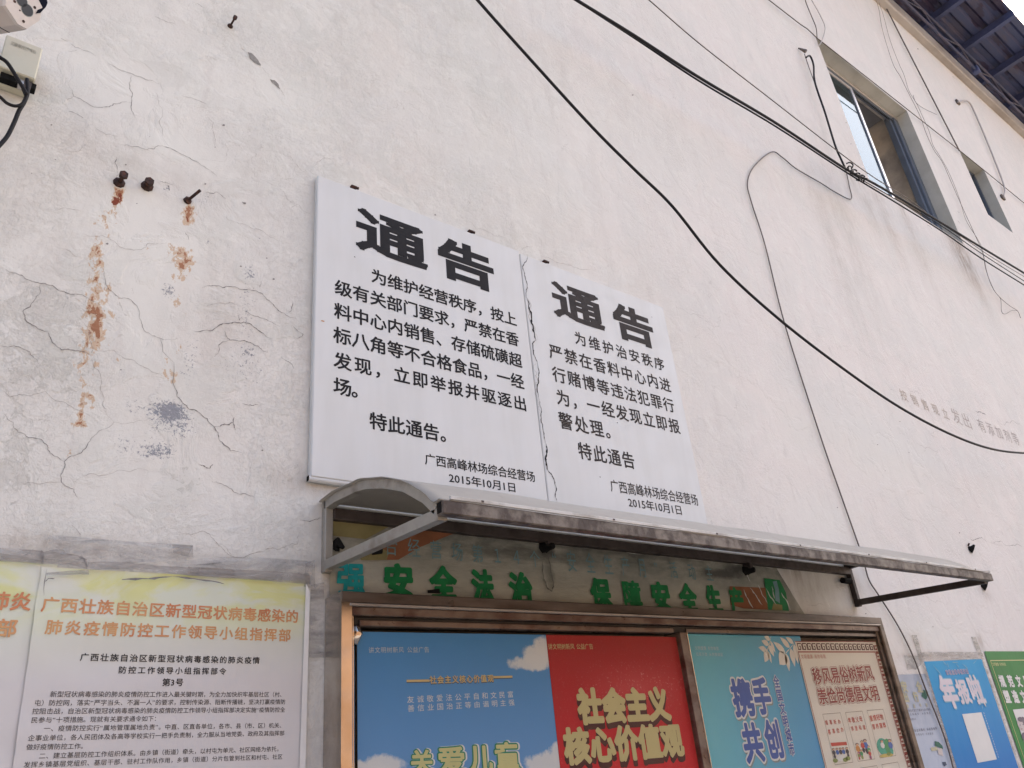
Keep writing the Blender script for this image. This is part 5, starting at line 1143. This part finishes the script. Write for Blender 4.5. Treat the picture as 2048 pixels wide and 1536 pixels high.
# old tape marks above those posters
for lab, top, bot, m_ in (('vertical grimy tape mark above the faded poster', [(250, 0), (310, 0)], [(320, 230), (385, 260)], 'tape'), ('grimy horizontal tape mark above the faded poster', [(160, 235), (300, 235), (400, 240)], [(200, 400), (300, 400), (400, 300)], 'tape2'),
                          ('slanted grimy tape mark above the gap between blue and green posters', [(935, 20), (990, 20)], [(1020, 230), (1085, 250)], 'tape')):
    a_ = [WP('l', *p, .003) for p in top]; b_ = [WP('l', *p, .003) for p in bot]
    V = [(p.x, -.003, p.z) for p in a_] + [(p.x, -.003, p.z) for p in b_]; n_ = len(a_)
    tag(mesh_obj('tape_strip', V, [(i, i + 1, n_ + i + 1, n_ + i) for i in range(n_ - 1)], M[m_]), lab, 'tape', 'old tape marks above the right posters')

# ================================================================== surveillance camera
D_ = .42
cc_ = W(47, 16, D_)
ccam = empty('surveillance_camera', tuple(cc_), 'white bullet surveillance camera with dark sun hood at the top left corner', 'security camera')
nrm = Vector((.50, -.80, -.33)).normalized(); rt = Vector((0, 0, 1)).cross(nrm).normalized(); upc = nrm.cross(rt)
rt2 = (rt * math.cos(.35) + upc * math.sin(.35)); up2 = nrm.cross(rt2)
M['camwhite'] = weathered('off_white_camera_housing', (0.55, 0.51, 0.485), (0.47, 0.44, 0.42), .4, 0, 14, bmp=.03)
M['camwhite2'] = flat('camera_body_side', (0.50, 0.45, 0.42), .4, .4); M['lens'] = flat('lens_glass', (.035, .038, .045), .3, .3); M['hood'] = flat('navy_black_hood', (.006, .007, .015), .8, .1)
oct_ = [(-.040, .052), (.034, .056), (.056, .030), (.052, -.012), (.016, -.056), (-.012, -.054), (-.052, -.018), (-.054, .028)]
def loc(u, v, w): return cc_ + rt2 * u + up2 * v + nrm * w
def prism(name, poly, w0, w1, mat, s0=1.0, s1=1.0, par=ccam):
    n_ = len(poly); V = [loc(u * s0, v * s0, w0) for u, v in poly] + [loc(u * s1, v * s1, w1) for u, v in poly]
    return mesh_obj(name, V, [tuple(range(n_)), tuple(range(2 * n_ - 1, n_ - 1, -1))] + [(i, n_ + i, n_ + (i + 1) % n_, (i + 1) % n_) for i in range(n_)], mat, par)
fp_ = prism('face_plate', oct_, 0, -.012, M['camwhite'], .97, 1.0)
prism('housing', oct_, -.012, -.24, M['camwhite2'], 1.0, 1.0)
prism('gasket', oct_, -.078, -.083, M['hood'], 1.004, 1.004)
circ = lambda u0, v0, r, n_=18: [(u0 + r * math.cos(2 * math.pi * k / n_), v0 + r * math.sin(2 * math.pi * k / n_)) for k in range(n_)]
def rnd(x, y, r, mat, nm, w=.0012, ring=True):
    """feature on the face plate at a measured point"""
    v = ray(*P('t', x, y)); t = (cc_ - CAM).dot(nrm) / v.dot(nrm); p = CAM + v * t - cc_; u, vv = p.dot(rt2), p.dot(up2)
    if ring: prism(nm + '_ring', circ(u, vv, r * 1.12), -.001, .0006, M['shadowgrey'])
    prism(nm, circ(u, vv, r), -.001, w, mat)
rnd(270, 100, .0165, M['lens'], 'lens'); rnd(218, 12, .0150, M['lens'], 'lens')
for x, y, r in ((344, 74, .0042), (233, 212, .0042), (145, 14, .004), (196, 103, .0022)): rnd(x, y, r, M['rust'], 'screw', .0008, False)
hp = [P('t', 360, -60), P('t', 372, 10), P('t', 378, 70), P('t', 366, 130), P('t', 400, 128), P('t', 455, 70), P('t', 472, 30), P('t', 462, -20), P('t', 440, -60)]
hv = [W(x, y, D_ - .01) for x, y in hp]; hv2 = [p - nrm * .05 + Vector((0, .0, .0)) for p in hv]; n_ = len(hv)
mesh_obj('sun_hood', hv + hv2, [tuple(range(n_)), tuple(range(2 * n_ - 1, n_ - 1, -1))] + [(i, n_ + i, n_ + (i + 1) % n_, (i + 1) % n_) for i in range(n_)], M['hood'], ccam)
MB().tube([loc(0, .03, -.2), (cc_.x - .20, -.06, cc_.z + .16), (cc_.x - .22, 0, cc_.z + .18)], .018, 8).build('mounting_arm', M['camwhite'], ccam)

# ================================================================== junction box
JB = .075
a = W(13, 68, JB); b = W(84, 95, JB); c = W(73, 160, JB); z1_, z0_ = (a.z + b.z) / 2, c.z; x0_, x1_ = a.x, (b.x + c.x) / 2
x0_ = x1_ - (x1_ - a.x) * 1.0
jb = empty('junction_box', (x0_, 0, z0_), 'small cream plastic junction box with black sockets below, on the wall under the camera', 'junction box')
MB().box(x0_, x1_, -JB, -.030, z0_, z1_, .004).build('cover', M['cream'], jb)
MB().box(x0_ + .008, x1_ - .008, -.0295, -.001, z0_ - .028, z1_ - .006, .003).build('back_housing', M['cream'], jb)
for k in range(4):
    xx_ = x0_ + .012 + k * (x1_ - x0_ - .03) / 3.2
    MB().box(xx_, xx_ + .030, -.058, -.031, z0_ - .027, z0_ - .001, .002).build('socket', M['darkhole'] if k != 2 else M['alu'], jb)
MB().box(x1_ - .028, x1_ - .006, -.062, -.0585, z0_ - .036, z0_ - .004).build('terminal', M['darktube'], jb)
M['emboss'] = flat('embossed_cream_lettering', (0.36, 0.345, 0.28), .5, .3)
for y0_, y1_ in ((.014, .017), (.026, .029)):
    pass
for k in range(6):
    xx_ = x0_ + .018 + k * (x1_ - x0_ - .04) / 6
    V, F = text_mesh('路器断空气箱'[k], (xx_, 0, z1_ - .040), (xx_ + .017, 0, z1_ - .040), .017, JB + .0006, -.006, None, 1); mesh_obj('embossed_mark', V, F, M['emboss'], jb)

# ================================================================== cables and wires
def cable(label, pts, r, mat, z='', d=.05, cat='cable', name='cable', group=None, n=10, ds=None, sm=True):
    p = []
    for i, q_ in enumerate(pts):
        dd_ = ds[i] if ds else d; p.append(WP(z, q_[0], q_[1], dd_))
    o = MB().tube(spline(p, 8) if sm else p, r, 7).build(name, mat, None, True)
    return tag(o, label, cat, group)
cable('thick black cable sagging across the middle of the wall from top centre to right edge', [(925, -40), (955, 0), (1060, 118), (1185, 255), (1270, 340), (1345, 413), (1440, 530), (1560, 640), (1690, 740), (1800, 815), (1900, 868), (1980, 897), (2048, 906), (2110, 905)], .0085, M['black'], d=.35, cat='cable', name='black_cable')
G = 'overhead cable bundle under the big window'
cable('thickest upper black cable of the bundle passing under the big window', [(1125, -22), (1150, -2), (1270, 72), (1400, 156), (1550, 245), (1690, 337), (1750, 368), (1860, 432), (1960, 493), (2048, 546), (2100, 578)], 0.01054, M['black'], d=.28, name='black_cable', group=G)
cable('second dark cable running just below the thickest one of the bundle', [(1130, -14), (1158, 4), (1275, 80), (1400, 163), (1550, 252), (1690, 343), (1780, 398), (1880, 460), (1960, 515), (2048, 570), (2100, 603)], 0.00682, M['black'], d=.25, name='black_cable', group=G)
cable('thin middle wire of the bundle splitting off right of the cable tie', [(1700, 346), (1780, 392), (1880, 450), (1960, 505), (2048, 562), (2100, 596)], 0.00420, M['black'], d=.26, name='thin_wire', group=G, cat='wire')
cable('thin wire joining the bundle from above at the window sill corner', [(1880, 446), (1930, 478), (1980, 512), (2048, 553), (2100, 582)], 0.00320, M['wire'], d=.27, name='thin_wire', group=G, cat='wire')
cable('thin dark steel wire running diagonally above the bundle to the window sill', [(1270, -22), (1298, 0), (1400, 88), (1540, 197), (1675, 302), (1745, 353), (1820, 400), (1860, 432)], 0.00440, M['wire'], d=.22, cat='wire', name='thin_wire')
cable('straight thin wire along the tops of the windows', [(1500, -28), (1538, 0), (1600, 48), (1615, 58), (1634, 76), (1700, 128), (1814, 218), (1918, 300), (1975, 346), (2048, 406), (2100, 448)], 0.00550, M['wire'], d=.03, cat='wire', name='thin_wire', sm=False)
cable('brown conduit wire looping over the wall and running down behind the awning', [(1692, 340), (1698, 370), (1702, 398), (1672, 385), (1640, 365), (1592, 337), (1565, 315), (1543, 304), (1508, 333), (1495, 366), (1503, 405), (1530, 490), (1570, 650), (1640, 870), (1680, 985), (1717, 1090)], 0.00465, M['wire'], d=.012, cat='wire', name='wire')
cable('brown wire continuing down the wall right of the awning and the case', [(1717, 1090), (1728, 1125), (1738, 1160), (1757, 1190), (1795, 1250), (1825, 1310), (1850, 1375), (1880, 1450), (1897, 1500), (1915, 1570)], 0.00446, M['wire'], d=.014, cat='wire', name='wire')
cable('thick dark drop wire from the wall spike down to the cable tie', [(1612, 115), (1620, 112), (1627, 130), (1630, 165), (1650, 225), (1670, 290), (1682, 318), (1692, 340)], 0.00960, M['black'], d=.06, cat='wire', name='drop_wire')
cable('thin straight strand beside the drop wire below the wall spike', [(1609, 108), (1618, 135), (1630, 168)], 0.00400, M['wire'], d=.05, cat='wire', name='thin_wire')
c = W(1607, 107, .02); MB().tube([(c.x - .04, -.005, c.z + .07), (c.x, -.05, c.z)], [.006, .022], 6).build('x', M['wire']); o = bpy.data.objects['x']; o.name = 'wall_spike'; tag(o, 'small grey wall spike holding the top of the drop wire', 'wall anchor')
# tie of twisted wire where the cables cross
tie = empty('cable_tie', tuple(W(1705, 345, .27)), 'tangled black wire tie where the drop wire meets the cable bundle', 'cable tie')
for k in range(5):
    cx_, cy_ = 1694 + k * 8, 336 + k * 6; pts = []
    for t in range(13):
        a_ = t / 12 * 2 * math.pi; pts.append(W(cx_ + (2.5 + k % 2 * 1.5) * math.cos(a_) + t * .6, cy_ + (4 - k % 3) * math.sin(a_), .265 + .03 * math.sin(a_ * 2 + k)))
    MB().tube(pts, .0065, 6).build('loop', M['black'], tie, True)
MB().tube(spline([W(1693, 327, .27), W(1700, 325, .29), W(1706, 330, .29), W(1703, 338, .27)], 6), .006, 6).build('loose_end', M['black'], tie, True)
MB().tube(spline([W(1716, 354, .25), W(1724, 352, .27), W(1722, 362, .25), W(1712, 360, .24)], 6), .0045, 6).build('loose_end', M['black'], tie, True)
cable('grey straight wire from the ledge corner down to the narrow window', [(1752, -10), (1765, 2), (1800, 70), (1860, 187), (1919, 302)], 0.00900, M['wire'], d=.03, cat='wire', name='wire')
cable('hair thin wire hanging from the ledge, left one of two, looping at its lower end', [(1752, 0), (1758, 20), (1765, 60), (1785, 125), (1800, 152), (1815, 182), (1840, 232), (1852, 266), (1868, 300), (1885, 325), (1905, 370), (1925, 415), (1950, 470), (1965, 505), (1972, 540), (1985, 575), (2000, 595), (2020, 612), (2035, 622), (2041, 636)], 0.00273, M['wire'], d=.03, cat='wire', name='thin_wire')
cable('hair thin wire hanging from the ledge, right one of two', [(1758, 5), (1768, 35), (1780, 80), (1797, 125), (1808, 150), (1818, 182), (1832, 205), (1843, 228), (1858, 262), (1866, 290), (1883, 318), (1900, 350), (1918, 395), (1932, 440), (1955, 478), (1965, 500), (1974, 545), (1988, 580), (2001, 598), (2003, 622), (2010, 628), (2024, 621), (2035, 622)], 0.00231, M['wire'], d=.025, cat='wire', name='thin_wire')
cable('short thin wire branching right below the ledge', [(1826, 190), (1832, 205), (1846, 216), (1873, 229)], 0.00270, M['wire'], d=.02, cat='wire', name='thin_wire')
cable('pale hooked conduit pipe on the wall above the narrow window', [(1916, 204), (1928, 201), (1940, 207), (1955, 238), (1985, 310), (2008, 372), (2007, 392)], 0.01178, M['wire_light'], d=.03, cat='conduit', name='conduit')
for x, y, l in ((1916, 203, 'top'), (2006, 393, 'bottom')):
    c = W(x, y, .02); o = MB().box(c.x - .05, c.x + .05, -.03, .0, c.z - .05, c.z + .03, .01).build('conduit_clip', M['wire']); tag(o, 'small grey clip at the %s end of the pale hooked conduit' % l, 'clip', 'conduit clips')
cable('dark wire falling to the top left corner of the big window', [(1608, -15), (1612, 5), (1622, 30), (1632, 55), (1634, 76)], 0.00550, M['wire'], d=.03, cat='wire', name='wire')
cable('pale curved wire by the top left corner of the big window', [(1618, -10), (1626, 5), (1640, 30), (1650, 55), (1645, 78), (1638, 92)], 0.00550, M['wire_light'], d=.035, cat='wire', name='wire')
for x, y in ((1597, 52), (1611, 62)):
    pass
cable('black cable curling in front of the junction box to the left edge', [(-25, 98), (0, 115), (15, 126), (32, 152), (50, 182), (53, 188)], .0062, M['black'], d=.14, name='black_cable', group='camera cables at the left edge')
cable('black cable dropping from the junction box sockets down to the left edge', [(54, 158), (55, 185), (48, 205), (38, 222), (28, 246), (15, 272), (0, 290), (-20, 310)], .0065, M['black'], d=.12, name='black_cable', group='camera cables at the left edge')
cable('black cable loop swinging under the junction box', [(-20, 180), (0, 194), (15, 207), (32, 212), (45, 207), (52, 195), (46, 178), (46, 170)], .0052, M['black'], d=.13, name='black_cable', group='camera cables at the left edge')
